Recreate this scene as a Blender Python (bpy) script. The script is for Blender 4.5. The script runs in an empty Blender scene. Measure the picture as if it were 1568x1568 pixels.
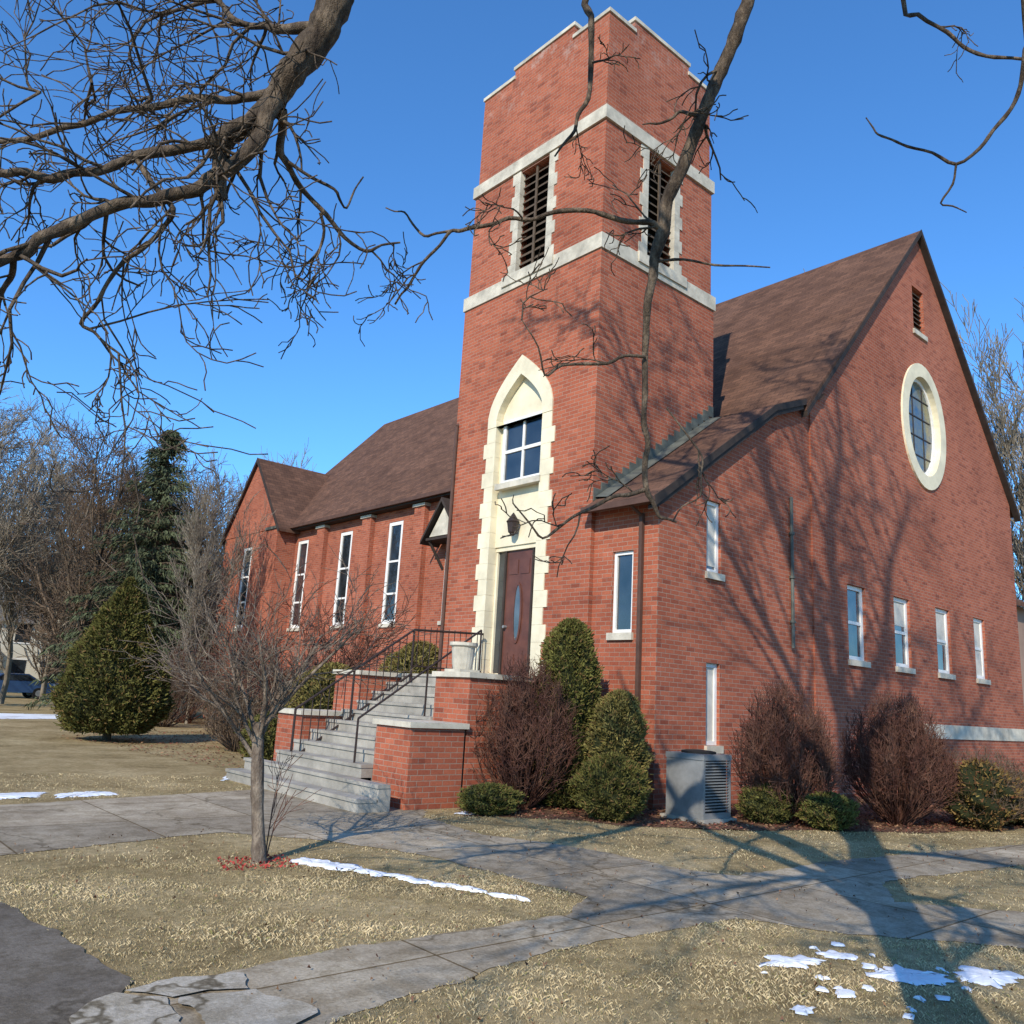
import bpy, bmesh, math, random
import numpy as np
from mathutils import Vector, Matrix
random.seed(7); rng=np.random.default_rng(7)
sc=bpy.context.scene
sc.view_settings.view_transform='Standard'; sc.view_settings.look='None'; sc.view_settings.exposure=0
COL=bpy.context.collection
# ------------------------------------------------------------------ camera
ps,th,rh,F=.854,.217,.058,1295.593
f=np.array([math.cos(ps)*math.cos(th),math.sin(ps)*math.cos(th),math.sin(th)])
r_=np.array([math.sin(ps),-math.cos(ps),0]); u_=np.cross(r_,f)
CR=math.cos(rh)*r_+math.sin(rh)*u_; CU=-math.sin(rh)*r_+math.cos(rh)*u_; CF=f
CP=np.array([-11.166,-10.570,1.6])
cd=bpy.data.cameras.new("camera"); cam=bpy.data.objects.new("camera",cd); COL.objects.link(cam)
cd.sensor_width=36; cd.sensor_height=36; cd.lens=36*F/1568; cd.clip_end=2000; cd.clip_start=.05
M=Matrix(((CR[0],CU[0],-CF[0],CP[0]),(CR[1],CU[1],-CF[1],CP[1]),(CR[2],CU[2],-CF[2],CP[2]),(0,0,0,1)))
cam.matrix_world=M; sc.camera=cam
# ------------------------------------------------------------------ light
EL=math.radians(31); SD=np.array([-.871,-.491]); SD=SD/np.linalg.norm(SD)
sdir=Vector((SD[0]*math.cos(EL),SD[1]*math.cos(EL),math.sin(EL)))
sl=bpy.data.lights.new("sun","SUN"); sl.energy=5.0; sl.angle=math.radians(.4); sl.color=(1,.91,.77)
so=bpy.data.objects.new("sun",sl); COL.objects.link(so); so.rotation_euler=sdir.to_track_quat('Z','Y').to_euler()
wd=bpy.data.worlds.new("World"); sc.world=wd; wd.use_nodes=True
nt=wd.node_tree; bg=nt.nodes["Background"]; sky=nt.nodes.new("ShaderNodeTexSky"); sky.sky_type='NISHITA'
sky.sun_disc=False; sky.sun_elevation=EL; sky.sun_rotation=math.atan2(SD[0],SD[1])%(2*math.pi)
sky.air_density=1.0; sky.dust_density=.2; sky.ozone_density=2.5; sky.altitude=200
vm_=nt.nodes.new("ShaderNodeVectorMath"); vm_.operation='MULTIPLY'; vm_.inputs[1].default_value=(.76,1.45,2.05)
nt.links.new(sky.outputs[0],vm_.inputs[0]); nt.links.new(vm_.outputs[0],bg.inputs[0]); bg.inputs[1].default_value=.125
# ------------------------------------------------------------------ materials
def newmat(name):
    m=bpy.data.materials.new(name); m.use_nodes=True
    return m,m.node_tree,m.node_tree.nodes["Principled BSDF"]
def N(nt,t,**k):
    n=nt.nodes.new(t)
    for a,b in k.items(): setattr(n,a,b)
    return n
def ramp(nt,stops):
    n=nt.nodes.new("ShaderNodeValToRGB"); e=n.color_ramp.elements
    while len(e)<len(stops): e.new(.5)
    for i,(p,c) in enumerate(stops): e[i].position=p; e[i].color=(*c,1) if len(c)==3 else c
    return n
def mixc(nt,mode,fac,a,b):
    n=nt.nodes.new("ShaderNodeMix"); n.data_type='RGBA'; n.blend_type=mode
    for s,v in ((0,fac),(6,a),(7,b)):
        if isinstance(v,bpy.types.NodeSocket): nt.links.new(v,n.inputs[s])
        elif s==0: n.inputs[0].default_value=v
        else: n.inputs[s].default_value=(*v,1)
    return n.outputs[2]
def noise(nt,scale,det=4,rough=.6,vec=None):
    n=N(nt,"ShaderNodeTexNoise"); n.inputs["Scale"].default_value=scale; n.inputs["Detail"].default_value=det; n.inputs["Roughness"].default_value=rough
    if vec: nt.links.new(vec,n.inputs["Vector"])
    return n
def bump(nt,b,h,strength=.3,dist=.02):
    n=N(nt,"ShaderNodeBump"); n.inputs["Strength"].default_value=strength; n.inputs["Distance"].default_value=dist
    nt.links.new(h,n.inputs["Height"]); nt.links.new(n.outputs[0],b.inputs["Normal"]); return n
def brickmat(name,c1=(.405,.118,.062),c2=(.30,.080,.044),mortar=(.34,.225,.165)):
    m,nt,b=newmat(name); tc=N(nt,"ShaderNodeTexCoord"); L=nt.links.new
    br=N(nt,"ShaderNodeTexBrick"); br.inputs["Scale"].default_value=1; br.inputs["Brick Width"].default_value=.23; br.inputs["Row Height"].default_value=.078
    br.inputs["Mortar Size"].default_value=.0065; br.inputs["Mortar Smooth"].default_value=.3; br.inputs["Bias"].default_value=-.15
    br.inputs["Color1"].default_value=(*c1,1); br.inputs["Color2"].default_value=(*c2,1); br.inputs["Mortar"].default_value=(*mortar,1)
    L(tc.outputs["UV"],br.inputs["Vector"])
    ns=noise(nt,.45,5,.62,tc.outputs["Object"]); rp=ramp(nt,[(.3,(.74,.72,.72)),(.55,(1,1,1)),(.78,(1.1,1.12,1.14))]); L(ns.outputs[0],rp.inputs[0])
    c=mixc(nt,'MULTIPLY',1,br.outputs[0],rp.outputs[0])
    mp=N(nt,"ShaderNodeMapping"); mp.inputs["Scale"].default_value=(4.35,12.8,1); L(tc.outputs["UV"],mp.inputs[0])
    vo=N(nt,"ShaderNodeTexWhiteNoise"); fl=N(nt,"ShaderNodeVectorMath",operation='FLOOR'); L(mp.outputs[0],fl.inputs[0]); L(fl.outputs[0],vo.inputs[0])
    r2=ramp(nt,[(0,(.58,.55,.6)),(.05,(.58,.55,.6)),(.08,(1,1,1)),(.94,(1,1,1)),(1,(1.22,1.3,1.38))]); L(vo.outputs[0],r2.inputs[0])
    c=mixc(nt,'MULTIPLY',.65,c,r2.outputs[0])
    n2=noise(nt,30,2,.6,tc.outputs["Object"]); r3=ramp(nt,[(.3,(.85,.85,.85)),(.7,(1.1,1.1,1.1))]); L(n2.outputs[0],r3.inputs[0])
    c=mixc(nt,'MULTIPLY',.8,c,r3.outputs[0])
    sx=N(nt,"ShaderNodeSeparateXYZ"); L(tc.outputs["Object"],sx.inputs[0])
    hr=ramp(nt,[(0,(0,0,0)),(.89,(0,0,0)),(1,(1,1,1))]); dv=N(nt,"ShaderNodeMath",operation='DIVIDE'); dv.inputs[1].default_value=16.5; L(sx.outputs[2],dv.inputs[0]); L(dv.outputs[0],hr.inputs[0])
    n5=noise(nt,2.6,5,.75,tc.outputs["Object"]); r5=ramp(nt,[(.53,(0,0,0)),(.66,(.55,.55,.55))]); L(n5.outputs[0],r5.inputs[0])
    mm=N(nt,"ShaderNodeMath",operation='MULTIPLY'); L(hr.outputs[0],mm.inputs[0]); L(r5.outputs[0],mm.inputs[1])
    c=mixc(nt,'MIX',mm.outputs[0],c,(.46,.36,.30))
    L(c,b.inputs["Base Color"]); b.inputs["Roughness"].default_value=.9; b.inputs["Specular IOR Level"].default_value=.2
    iv=N(nt,"ShaderNodeMath",operation='SUBTRACT'); iv.inputs[0].default_value=1; L(br.outputs["Fac"],iv.inputs[1])
    ad=N(nt,"ShaderNodeMath",operation='ADD'); L(iv.outputs[0],ad.inputs[0]); ml=N(nt,"ShaderNodeMath",operation='MULTIPLY'); ml.inputs[1].default_value=.5; L(n2.outputs[0],ml.inputs[0]); L(ml.outputs[0],ad.inputs[1])
    bump(nt,b,ad.outputs[0],.5,.008); return m
def plain(name,c,rough=.7,var=.25,scale=6,bs=.15,metal=0,spec=.35,c2=None,bscale=None):
    m,nt,b=newmat(name); tc=N(nt,"ShaderNodeTexCoord"); ns=noise(nt,scale,5,.65,tc.outputs["Object"])
    lo=tuple(x*(1-var) for x in c) if c2 is None else c2; hi=tuple(min(1,x*(1+var*.5)) for x in c)
    rp=ramp(nt,[(.3,lo),(.68,hi)]); nt.links.new(ns.outputs[0],rp.inputs[0]); nt.links.new(rp.outputs[0],b.inputs["Base Color"])
    b.inputs["Roughness"].default_value=rough; b.inputs["Metallic"].default_value=metal; b.inputs["Specular IOR Level"].default_value=spec
    if bs: n2=noise(nt,bscale or scale*6,3,.6,tc.outputs["Object"]); bump(nt,b,n2.outputs[0],bs,.01)
    return m
def glassmat(name,c=(.02,.025,.03),rough=.04):
    m,nt,b=newmat(name); tc=N(nt,"ShaderNodeTexCoord"); ns=noise(nt,1.6,3,.5,tc.outputs["Object"])
    rp=ramp(nt,[(.35,tuple(x*.6 for x in c)),(.7,tuple(x*1.8 for x in c))]); nt.links.new(ns.outputs[0],rp.inputs[0]); nt.links.new(rp.outputs[0],b.inputs["Base Color"])
    b.inputs["Roughness"].default_value=rough; b.inputs["Specular IOR Level"].default_value=.9; b.inputs["IOR"].default_value=1.6
    bump(nt,b,ns.outputs[0],.12,.05); return m
BR=brickmat("red_brick")
STONE=plain("limestone",(.54,.49,.39),.85,.38,2.5,.25)
CREAM=plain("cream_stone",(.74,.66,.47),.8,.2,1.8,.12)
WHITE=plain("white_paint",(.78,.76,.71),.5,.12,3,.05)
GLASS=glassmat("window_glass"); GLASSB=glassmat("window_glass_dim",(.06,.065,.07),.08)
CURT=plain("window_shade",(.55,.52,.45),.6,.15,5,.0)
DOOR=plain("door_wood",(.12,.045,.03),.4,.35,3,.1)
DARK=plain("dark_trim",(.05,.038,.032),.75,.3,4,.1,spec=.15)
GUT=plain("brown_gutter",(.10,.055,.04),.6,.25,4,.05,spec=.2)
IRON=plain("wrought_iron",(.035,.022,.018),.55,.4,20,.1)
COPPER=plain("aged_flashing",(.115,.12,.10),.7,.45,3,.15,metal=.15)
METAL=plain("painted_sheet_metal",(.28,.28,.27),.45,.25,4,.05,metal=.3)
SLAT=plain("louver_dark",(.10,.07,.045),.8,.35,8,.1)
BLACK=plain("dark_interior",(.012,.011,.01),.9,.3,4,0)
SNOW=plain("snow",(.80,.82,.85),.65,.12,8,.5,bscale=22)
STAIN=plain("stained_glass",(.16,.14,.05),.12,.6,3.2,.1,spec=.8,c2=(.03,.07,.13))
def shingle(name):
    m,nt,b=newmat(name); L=nt.links.new; tc=N(nt,"ShaderNodeTexCoord")
    br=N(nt,"ShaderNodeTexBrick"); br.inputs["Scale"].default_value=1; br.inputs["Brick Width"].default_value=.32; br.inputs["Row Height"].default_value=.15
    br.inputs["Mortar Size"].default_value=.006; br.inputs["Color1"].default_value=(.160,.084,.055,1); br.inputs["Color2"].default_value=(.105,.057,.040,1); br.inputs["Mortar"].default_value=(.05,.032,.025,1)
    L(tc.outputs["UV"],br.inputs["Vector"])
    ns=noise(nt,1.1,5,.7,tc.outputs["Object"]); rp=ramp(nt,[(.3,(.72,.72,.72)),(.7,(1.2,1.2,1.2))]); L(ns.outputs[0],rp.inputs[0])
    n2=noise(nt,60,2,.6,tc.outputs["Object"]); r2=ramp(nt,[(.3,(.7,.7,.7)),(.7,(1.25,1.25,1.25))]); L(n2.outputs[0],r2.inputs[0])
    c=mixc(nt,'MULTIPLY',1,br.outputs[0],rp.outputs[0]); c=mixc(nt,'MULTIPLY',.8,c,r2.outputs[0])
    L(c,b.inputs["Base Color"]); b.inputs["Roughness"].default_value=.95; b.inputs["Specular IOR Level"].default_value=.1; bump(nt,b,c,.5,.02); return m
ROOF=shingle("asphalt_shingles")
def vcmat(name,rough=.95):
    m,nt,b=newmat(name); a=N(nt,"ShaderNodeAttribute",attribute_name="Col"); nt.links.new(a.outputs[0],b.inputs["Base Color"])
    b.inputs["Roughness"].default_value=rough; b.inputs["Specular IOR Level"].default_value=.12; return m
VC=vcmat("foliage_tinted")
def barkmat(name,c1,c2,scale=9):
    m,nt,b=newmat(name); tc=N(nt,"ShaderNodeTexCoord"); mp=N(nt,"ShaderNodeMapping"); mp.inputs["Scale"].default_value=(1,1,.45); nt.links.new(tc.outputs["Object"],mp.inputs[0])
    ns=noise(nt,scale,5,.75,mp.outputs[0]); rp=ramp(nt,[(.36,c1),(.52,tuple((x*.6+y*.4) for x,y in zip(c1,c2))),(.64,c2)]); nt.links.new(ns.outputs[0],rp.inputs[0]); nt.links.new(rp.outputs[0],b.inputs["Base Color"])
    b.inputs["Roughness"].default_value=.95; b.inputs["Specular IOR Level"].default_value=.12; n2=noise(nt,scale*5,3,.75,mp.outputs[0]); bump(nt,b,n2.outputs[0],.9,.02); return m
BARK=barkmat("bark_grey_brown",(.04,.03,.023),(.20,.15,.105),14)
BARKY=barkmat("bark_young",(.09,.065,.05),(.30,.24,.18),12)
BARKL=barkmat("bark_pale",(.14,.115,.085),(.36,.31,.24),2)
BARKR=barkmat("twig_red_brown",(.085,.036,.028),(.20,.105,.07),5)
BARKB=barkmat("twig_brown",(.09,.06,.04),(.22,.16,.11),5)
# ------------------------------------------------------------------ mesh builder
def uvmap(me,mode=None):
    if not me.uv_layers: me.uv_layers.new(name="UVMap")
    uv=me.uv_layers[0].data
    for p in me.polygons:
        n=p.normal
        for li in p.loop_indices:
            c=me.vertices[me.loops[li].vertex_index].co
            if mode=='rx': t=(c.y,c.x*1.5+c.z*.02)
            elif mode=='ry': t=(c.x,c.y*1.4)
            elif abs(n.x)>=abs(n.y) and abs(n.x)>=abs(n.z): t=(c.y,c.z)
            elif abs(n.y)>=abs(n.z): t=(c.x,c.z)
            else: t=(c.x,c.y)
            uv[li].uv=t
def empty(name,loc=(0,0,0)):
    e=bpy.data.objects.new(name,None); COL.objects.link(e); e.location=loc; e.empty_display_size=.3; return e
class MB:
    def __init__(s): s.v=[]; s.f=[]; s.m=[]; s.mats=[]
    def mi(s,m):
        if m not in s.mats: s.mats.append(m)
        return s.mats.index(m)
    def add(s,v,f,m):
        o=len(s.v); s.v+=[tuple(x) for x in v]; s.f+=[tuple(i+o for i in q) for q in f]; k=s.mi(m); s.m+=[k]*len(f); return s
    def box(s,x0,x1,y0,y1,z0,z1,m):
        x0,x1=min(x0,x1),max(x0,x1); y0,y1=min(y0,y1),max(y0,y1); z0,z1=min(z0,z1),max(z0,z1)
        v=[(x0,y0,z0),(x1,y0,z0),(x1,y1,z0),(x0,y1,z0),(x0,y0,z1),(x1,y0,z1),(x1,y1,z1),(x0,y1,z1)]
        return s.add(v,[(0,3,2,1),(4,5,6,7),(0,1,5,4),(1,2,6,5),(2,3,7,6),(3,0,4,7)],m)
    def wbox(s,W,d0,d1,a0,a1,z0,z1,m):
        ax,pos=W
        return s.box(pos+d0,pos+d1,a0,a1,z0,z1,m) if ax=='x' else s.box(a0,a1,pos+d0,pos+d1,z0,z1,m)
    def prism(s,poly,ax,lo,hi,m):
        n=len(poly)
        P=(lambda a,z,t:(t,a,z)) if ax=='x' else ((lambda a,z,t:(a,t,z)) if ax=='y' else (lambda a,z,t:(a,z,t)))
        v=[P(a,z,lo) for a,z in poly]+[P(a,z,hi) for a,z in poly]
        return s.add(v,[tuple(range(n)),tuple(range(2*n-1,n-1,-1))]+[(i,(i+1)%n,n+(i+1)%n,n+i) for i in range(n)],m)
    def ring(s,outer,inner,ax,lo,hi,m):
        n=len(outer)
        P=(lambda a,z,t:(t,a,z)) if ax=='x' else (lambda a,z,t:(a,t,z))
        v=[P(a,z,lo) for a,z in outer]+[P(a,z,lo) for a,z in inner]+[P(a,z,hi) for a,z in outer]+[P(a,z,hi) for a,z in inner]
        fs=[]
        for i in range(n):
            j=(i+1)%n
            fs+=[(i,j,n+j,n+i),(2*n+i,3*n+i,3*n+j,2*n+j),(i,2*n+i,2*n+j,j),(n+i,n+j,3*n+j,3*n+i)]
        return s.add(v,fs,m)
    def cyl(s,p,q,r0,r1,m,n=10,cap=True):
        p=Vector(p);q=Vector(q);d=(q-p).normalized(); a=d.orthogonal().normalized(); b=d.cross(a)
        v=[p+(a*math.cos(2*math.pi*i/n)+b*math.sin(2*math.pi*i/n))*r0 for i in range(n)]+[q+(a*math.cos(2*math.pi*i/n)+b*math.sin(2*math.pi*i/n))*r1 for i in range(n)]
        fs=[(i,(i+1)%n,n+(i+1)%n,n+i) for i in range(n)]
        if cap: fs+=[tuple(range(n-1,-1,-1)),tuple(range(n,2*n))]
        return s.add(v,fs,m)
    def lathe(s,c,prof,m,n=16):
        v=[];fs=[]
        for r,z in prof:
            for i in range(n): v.append((c[0]+r*math.cos(2*math.pi*i/n),c[1]+r*math.sin(2*math.pi*i/n),c[2]+z))
        for k in range(len(prof)-1):
            for i in range(n): fs.append((k*n+i,k*n+(i+1)%n,(k+1)*n+(i+1)%n,(k+1)*n+i))
        fs.append(tuple(range((len(prof)-1)*n,len(prof)*n)))
        return s.add(v,fs,m)
    def obj(s,name,parent=None,uv=None,fix=True,smooth=False):
        me=bpy.data.meshes.new(name); me.from_pydata(s.v,[],s.f)
        for m in s.mats: me.materials.append(m)
        me.polygons.foreach_set("material_index",s.m)
        if fix:
            bm=bmesh.new(); bm.from_mesh(me); bmesh.ops.recalc_face_normals(bm,faces=bm.faces); bm.to_mesh(me); bm.free()
        me.update(); uvmap(me,uv)
        if smooth: me.polygons.foreach_set("use_smooth",[True]*len(me.polygons))
        o=bpy.data.objects.new(name,me); COL.objects.link(o)
        if parent: o.parent=parent
        return o
def cut(o,mb,uv=None):
    c=mb.obj("cutter"); md=o.modifiers.new("b","BOOLEAN"); md.operation='DIFFERENCE'; md.solver='EXACT'; md.object=c
    bpy.context.view_layer.update(); dg=bpy.context.evaluated_depsgraph_get()
    me=bpy.data.meshes.new_from_object(o.evaluated_get(dg)); o.modifiers.clear(); o.data=me; me.update(); uvmap(me,uv)
    bpy.data.objects.remove(c)
# ------------------------------------------------------------------ church
CH=empty("brick_church")
GY=-1.54; XN,XRI,XE=5.18,11.2,17.1; ZN,ZR=8.36,14.95; YEND=25.4
W_N=('x',XN); W_G=('y',GY); W_T=('x',0.0); W_TR=('y',0.0); W_A=('x',.1); W_AF=('y',-1.5)
nv=MB().prism([(XN,-.3),(XN,ZN),(XRI,ZR),(XE,ZN),(XE,-.3)],'y',GY,YEND,BR).obj("nave_walls",CH)
ct=MB()
GW=[(6.62,7.45),(8.87,9.72),(11.22,12.08),(13.67,14.45)]
for a,b in GW: ct.box(a,b,GY-.3,GY+.35,2.85,4.5,BR)
NW=[14.42,17.8,21.25]
for c in NW: ct.box(XN-.3,XN+.35,c-.45,c+.45,3.9,7.53,BR)
ct.box(XN-.3,XN+.35,10.6,11.4,3.9,6.2,BR)
ct.box(10.75,11.45,GY-.3,GY+.3,12.0,13.3,BR)
def ell(cx,cz,rx,rz,n=40): return [(cx+rx*math.cos(2*math.pi*i/n),cz+rz*math.sin(2*math.pi*i/n)) for i in range(n)]
ct.prism(ell(11.05,9.3,.98,1.38),'y',GY-.3,GY+.35,BR)
cut(nv,ct)
INS=.045
tw=MB().box(0,3.77,0,4.35,-.3,10.46,BR).obj("tower_lower_walls",CH)
YC=2.17
def arch(hw,z0,zs,za,n=8):
    pts=[(YC-hw,z0),(YC+hw,z0),(YC+hw,zs)]
    for i in range(1,n):
        t=i/n; pts.append((YC+hw*(1-t**1.35),zs+(za-zs)*t**.8))
    pts.append((YC,za))
    for i in range(n-1,0,-1):
        t=i/n; pts.append((YC-hw*(1-t**1.35),zs+(za-zs)*t**.8))
    pts.append((YC-hw,zs)); return pts
ct=MB().prism(arch(.735,2.0,7.46,8.37),'x',-.3,.42,BR); cut(tw,ct)
tm=MB().box(INS,3.77-INS,INS,4.35-INS,10.46,13.6,BR).obj("tower_belfry_walls",CH)
ct=MB().box(-.3,.5,1.69,2.65,10.86,13.41,BR); cut(tm,ct)
ct=MB().box(1.42,2.35,-.3,.5,10.86,13.41,BR); cut(tm,ct)
I2=.08
MB().box(I2,3.77-I2,I2,4.35-I2,13.6,16.0,BR).obj("tower_top_walls",CH)
st=MB(); pr=.035
for (z0,z1,i0) in ((10.47,10.80,0),(13.46,13.76,INS)):
    e=-pr+i0*.6
    st.box(e,3.77-e,e,.30,z0,z1,STONE); st.box(e,3.77-e,4.05,4.35-e,z0,z1,STONE)
    st.box(e,.30,.302,4.048,z0,z1,STONE); st.box(3.47,3.77-e,.302,4.048,z0,z1,STONE)
def quoins(mb,W,d,a_in,sgn,z0,z1,w1,w2,h,m,dep=.12):
    z=z0;i=0
    while z<z1-.05:
        zz=min(z+h,z1); w=w1 if i%2 else w2
        mb.wbox(W,-d,dep,a_in,a_in+sgn*w,z+.002,zz-.002,m); z=zz;i+=1
WB=('x',INS);WBR=('y',INS)
quoins(st,WB,.02,1.70,-1,10.835,13.455,.18,.27,.29,STONE); quoins(st,WB,.02,2.64,1,10.835,13.455,.18,.27,.29,STONE)
quoins(st,WBR,.02,1.43,-1,10.835,13.455,.18,.27,.29,STONE); quoins(st,WBR,.02,2.34,1,10.835,13.455,.18,.27,.29,STONE)
st.box(-.07,.1,1.35,2.99,10.6,10.836,STONE); st.box(1.08,2.69,-.07,.1,10.6,10.836,STONE)
for (x0,x1,y0,y1,zt) in ((I2,.9,I2,1.15,16.12),(.9,2.85,I2,.38,16.42),(2.85,3.77-I2,I2,1.15,16.18),
                     (I2,.38,1.15,3.15,16.45),(3.77-I2-.3,3.77-I2,1.15,3.15,16.45),
                     (I2,.9,3.15,4.35-I2,16.2),(.9,2.85,4.35-I2-.3,4.35-I2,16.42),(2.85,3.77-I2,3.15,4.35-I2,16.18)):
    st.box(x0+.003,x1-.003,y0+.003,y1-.003,15.99,zt,BR)
    st.box(x0-.03,x1+.03,y0-.03,y1+.03,zt+.001,zt+.09,STONE)
out=arch(1.0,2.0,7.55,8.78); inn=arch(.72,2.0,7.45,8.35)
st.ring([(a,max(z,7.305)) if z<7 else (a,z) for a,z in out],[(a,max(z,7.305)) if z<7 else (a,z) for a,z in inn],'x',-.035,.14,CREAM)
quoins(st,W_T,.025,YC-.72,-1,2.02,7.30,.28,.38,.33,CREAM,.30); quoins(st,W_T,.025,YC+.72,1,2.02,7.30,.28,.38,.33,CREAM,.30)
pan=[(a,z if z>4.7 else 4.68) for a,z in arch(.728,2,7.455,8.36)]
st.prism(pan,'x',.145,.40,CREAM)
st.obj("stone_trim",CH)
def window(mb,W,a0,a1,z0,z1,d=.1,fw=.07,vm=0,hm=1,sill=True,glass=GLASS,shade=0,fm=WHITE,lights=None):
    fd=d+.06
    a0+=.003; a1-=.003; z0+=.003; z1-=.003
    mb.wbox(W,d,fd,a0,a0+fw,z0,z1,fm); mb.wbox(W,d,fd,a1-fw,a1,z0,z1,fm)
    mb.wbox(W,d,fd,a0+fw,a1-fw,z0,z0+fw,fm); mb.wbox(W,d,fd,a0+fw,a1-fw,z1-fw,z1,fm)
    for i in range(vm):
        c=a0+(a1-a0)*(i+1)/(vm+1); mb.wbox(W,d+.012,fd-.004,c-.028,c+.028,z0+fw,z1-fw,fm)
    zs=lights or [z0+(z1-z0)*(i+1)/(hm+1) for i in range(hm)]
    for z in zs: mb.wbox(W,d+.008,fd-.002,a0+fw,a1-fw,z-.035,z+.035,fm)
    mb.wbox(W,d+.04,d+.055,a0+fw*.5,a1-fw*.5,z0+fw*.5,z1-fw*.5,glass)
    if shade: mb.wbox(W,d+.030,d+.0385,a0+fw,a1-fw,z1-fw-(z1-z0)*shade,z1-fw,CURT)
    if sill: mb.wbox(W,-.06,d+.002,a0-.05,a1+.05,z0-.13,z0-.004,STONE)
w=MB()
for i,(a,b) in enumerate(GW): window(w,W_G,a,b,2.85,4.5,.07,.09,0,1,glass=GLASSB,shade=(0,.35,.5,.9)[i])
for i,c in enumerate(NW): window(w,W_N,c-.45,c+.45,3.9,7.53,.02,.13,0,0,lights=[4.95,6.1])
window(w,W_N,10.6,11.4,3.9,6.2,.03,.12,0,1)
window(w,W_T,1.46,2.74,6.0,7.42,.06,.08,1,1)
w.wbox(W_T,-.02,.14,1.40,2.80,5.9,5.995,WHITE)
w.obj("windows",CH)
o=MB()
o.ring(ell(11.05,9.3,1.33,1.74),ell(11.05,9.3,.975,1.375),'y',GY-.05,GY+.2,CREAM)
o.ring(ell(11.05,9.3,.972,1.372),ell(11.05,9.3,.87,1.27),'y',GY+.1,GY+.18,WHITE)
o.prism(ell(11.05,9.3,.9,1.3),'y',GY+.14,GY+.155,STAIN)
for a in (-.3,.3): o.box(11.05+a-.018,11.05+a+.018,GY+.125,GY+.139,8.15,10.45,IRON)
for z in (-.8,-.27,.27,.8): o.box(10.3,11.8,GY+.122,GY+.1385,9.3+z-.015,9.3+z+.015,IRON)
o.obj("oval_window",CH)
lv=MB()
def louvers(W,a0,a1,z0,z1,n,d0=.08,mid=True):
    lv.wbox(W,.28,.3,a0,a1,z0,z1,BLACK)
    for i in range(n):
        z=z0+(z1-z0)*(i+.5)/n
        ax,pos=W; h=(z1-z0)/n*.42
        P=(lambda dd,aa,zz:(pos+dd,aa,zz)) if ax=='x' else (lambda dd,aa,zz:(aa,pos+dd,zz))
        v=[P(d0,a0,z-h),P(d0,a1,z-h),P(d0+.14,a1,z+h),P(d0+.14,a0,z+h),P(d0,a0,z-h+.025),P(d0,a1,z-h+.025),P(d0+.14,a1,z+h+.025),P(d0+.14,a0,z+h+.025)]
        lv.add(v,[(0,3,2,1),(4,5,6,7),(0,1,5,4),(1,2,6,5),(2,3,7,6),(3,0,4,7)],SLAT)
    if mid:
        c=(a0+a1)/2; lv.wbox(W,d0-.03,d0-.001,c-.03,c+.03,z0,z1,SLAT)
louvers(WB,1.70,2.64,10.87,13.4,13); louvers(WBR,1.43,2.34,10.87,13.4,13); louvers(W_G,10.75,11.45,12,13.3,9,mid=False)
lv.wbox(W_G,-.05,.15,10.68,11.52,11.86,11.995,STONE)
lv.obj("louvers",CH)
an=MB().prism([(.1,-.3),(.1,5.2),(3.6,7.65),(5.178,8.3),(5.178,-.3)],'y',-1.5,-.003,BR).obj("annex_walls",CH)
ct=MB(); ct.box(-.3,.4,-.95,-.47,2.83,4.28,BR); ct.box(1.48,1.93,-1.8,-1.2,4.05,5.4,BR); ct.box(1.5,1.9,-1.8,-1.2,1.0,2.42,BR); cut(an,ct)
MB().box(3.773,5.177,0,4.3,-.3,7.9,BR).obj("link_walls",CH)
w=MB(); window(w,W_A,-.95,-.47,2.83,4.28,.05,.06,0,0); window(w,W_AF,1.48,1.93,4.05,5.4,.06,.07,0,0,glass=GLASSB,shade=.85); window(w,W_AF,1.5,1.9,1.0,2.42,.06,.07,0,0,glass=GLASSB,shade=.9)
w.obj("annex_windows",CH)
def slab(prof,th,y0,y1,name,uv,mat=ROOF,axis='y'):
    top=[(a,z+th) for a,z in prof]; mb=MB().prism(prof+top[::-1],axis,y0,y1,mat); return mb.obj(name,CH,uv)
slab([(XN-.38,ZN-.36),(XRI,ZR+.03),(XE+.38,ZN-.36)],.12,GY-.14,YEND+.15,"nave_roof",'rx')
slab([(-.22,4.98),(.1,5.2),(3.6,7.68),(5.6,8.5)],.12,-1.66,-.003,"annex_roof",'rx')
slab([(3.775,7.8),(5.6,8.5)],.12,.0,4.45,"link_roof",'rx')
rk=MB()
rk.prism([(XN-.40,ZN-.50),(XN-.40,ZN-.36),(XRI,ZR+.17),(XE+.40,ZN-.36),(XE+.40,ZN-.50),(XRI,ZR+.01)],'y',GY-.165,GY-.142,DARK)
rk.prism([(XN-.38,ZN-.5),(XRI,ZR+.0),(XE+.38,ZN-.5),(XE+.38,ZN-.37),(XRI,ZR+.02),(XN-.38,ZN-.37)],'y',GY-.14,GY-.002,DARK)
rk.prism([(-.24,4.90),(-.24,5.10),(.1,5.32),(3.6,7.80),(4.78,8.25),(4.78,8.12),(3.6,7.66),(.1,5.16)],'y',-1.69,-1.662,DARK)
rk.prism([(-.2,4.95),(.1,5.17),(3.6,7.66),(4.7,8.1),(4.7,8.0),(3.6,7.55),(.1,5.06),(-.2,4.88)],'y',-1.66,-1.502,DARK)
rk.obj("rake_boards",CH)
gt=MB()
gt.box(XN-.50,XN-.385,GY+.02+5.8,21.95,ZN-.36,ZN-.24,GUT); gt.box(XN-.38,XN-.003,4.5,21.95,ZN-.42,ZN-.365,DARK)
gt.box(-.32,-.225,-1.68,-.02,4.98,5.08,GUT)
def dspout(x,y,z0,z1): gt.box(x-.035,x+.035,y-.035,y+.035,z0,z1,GUT)
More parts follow.
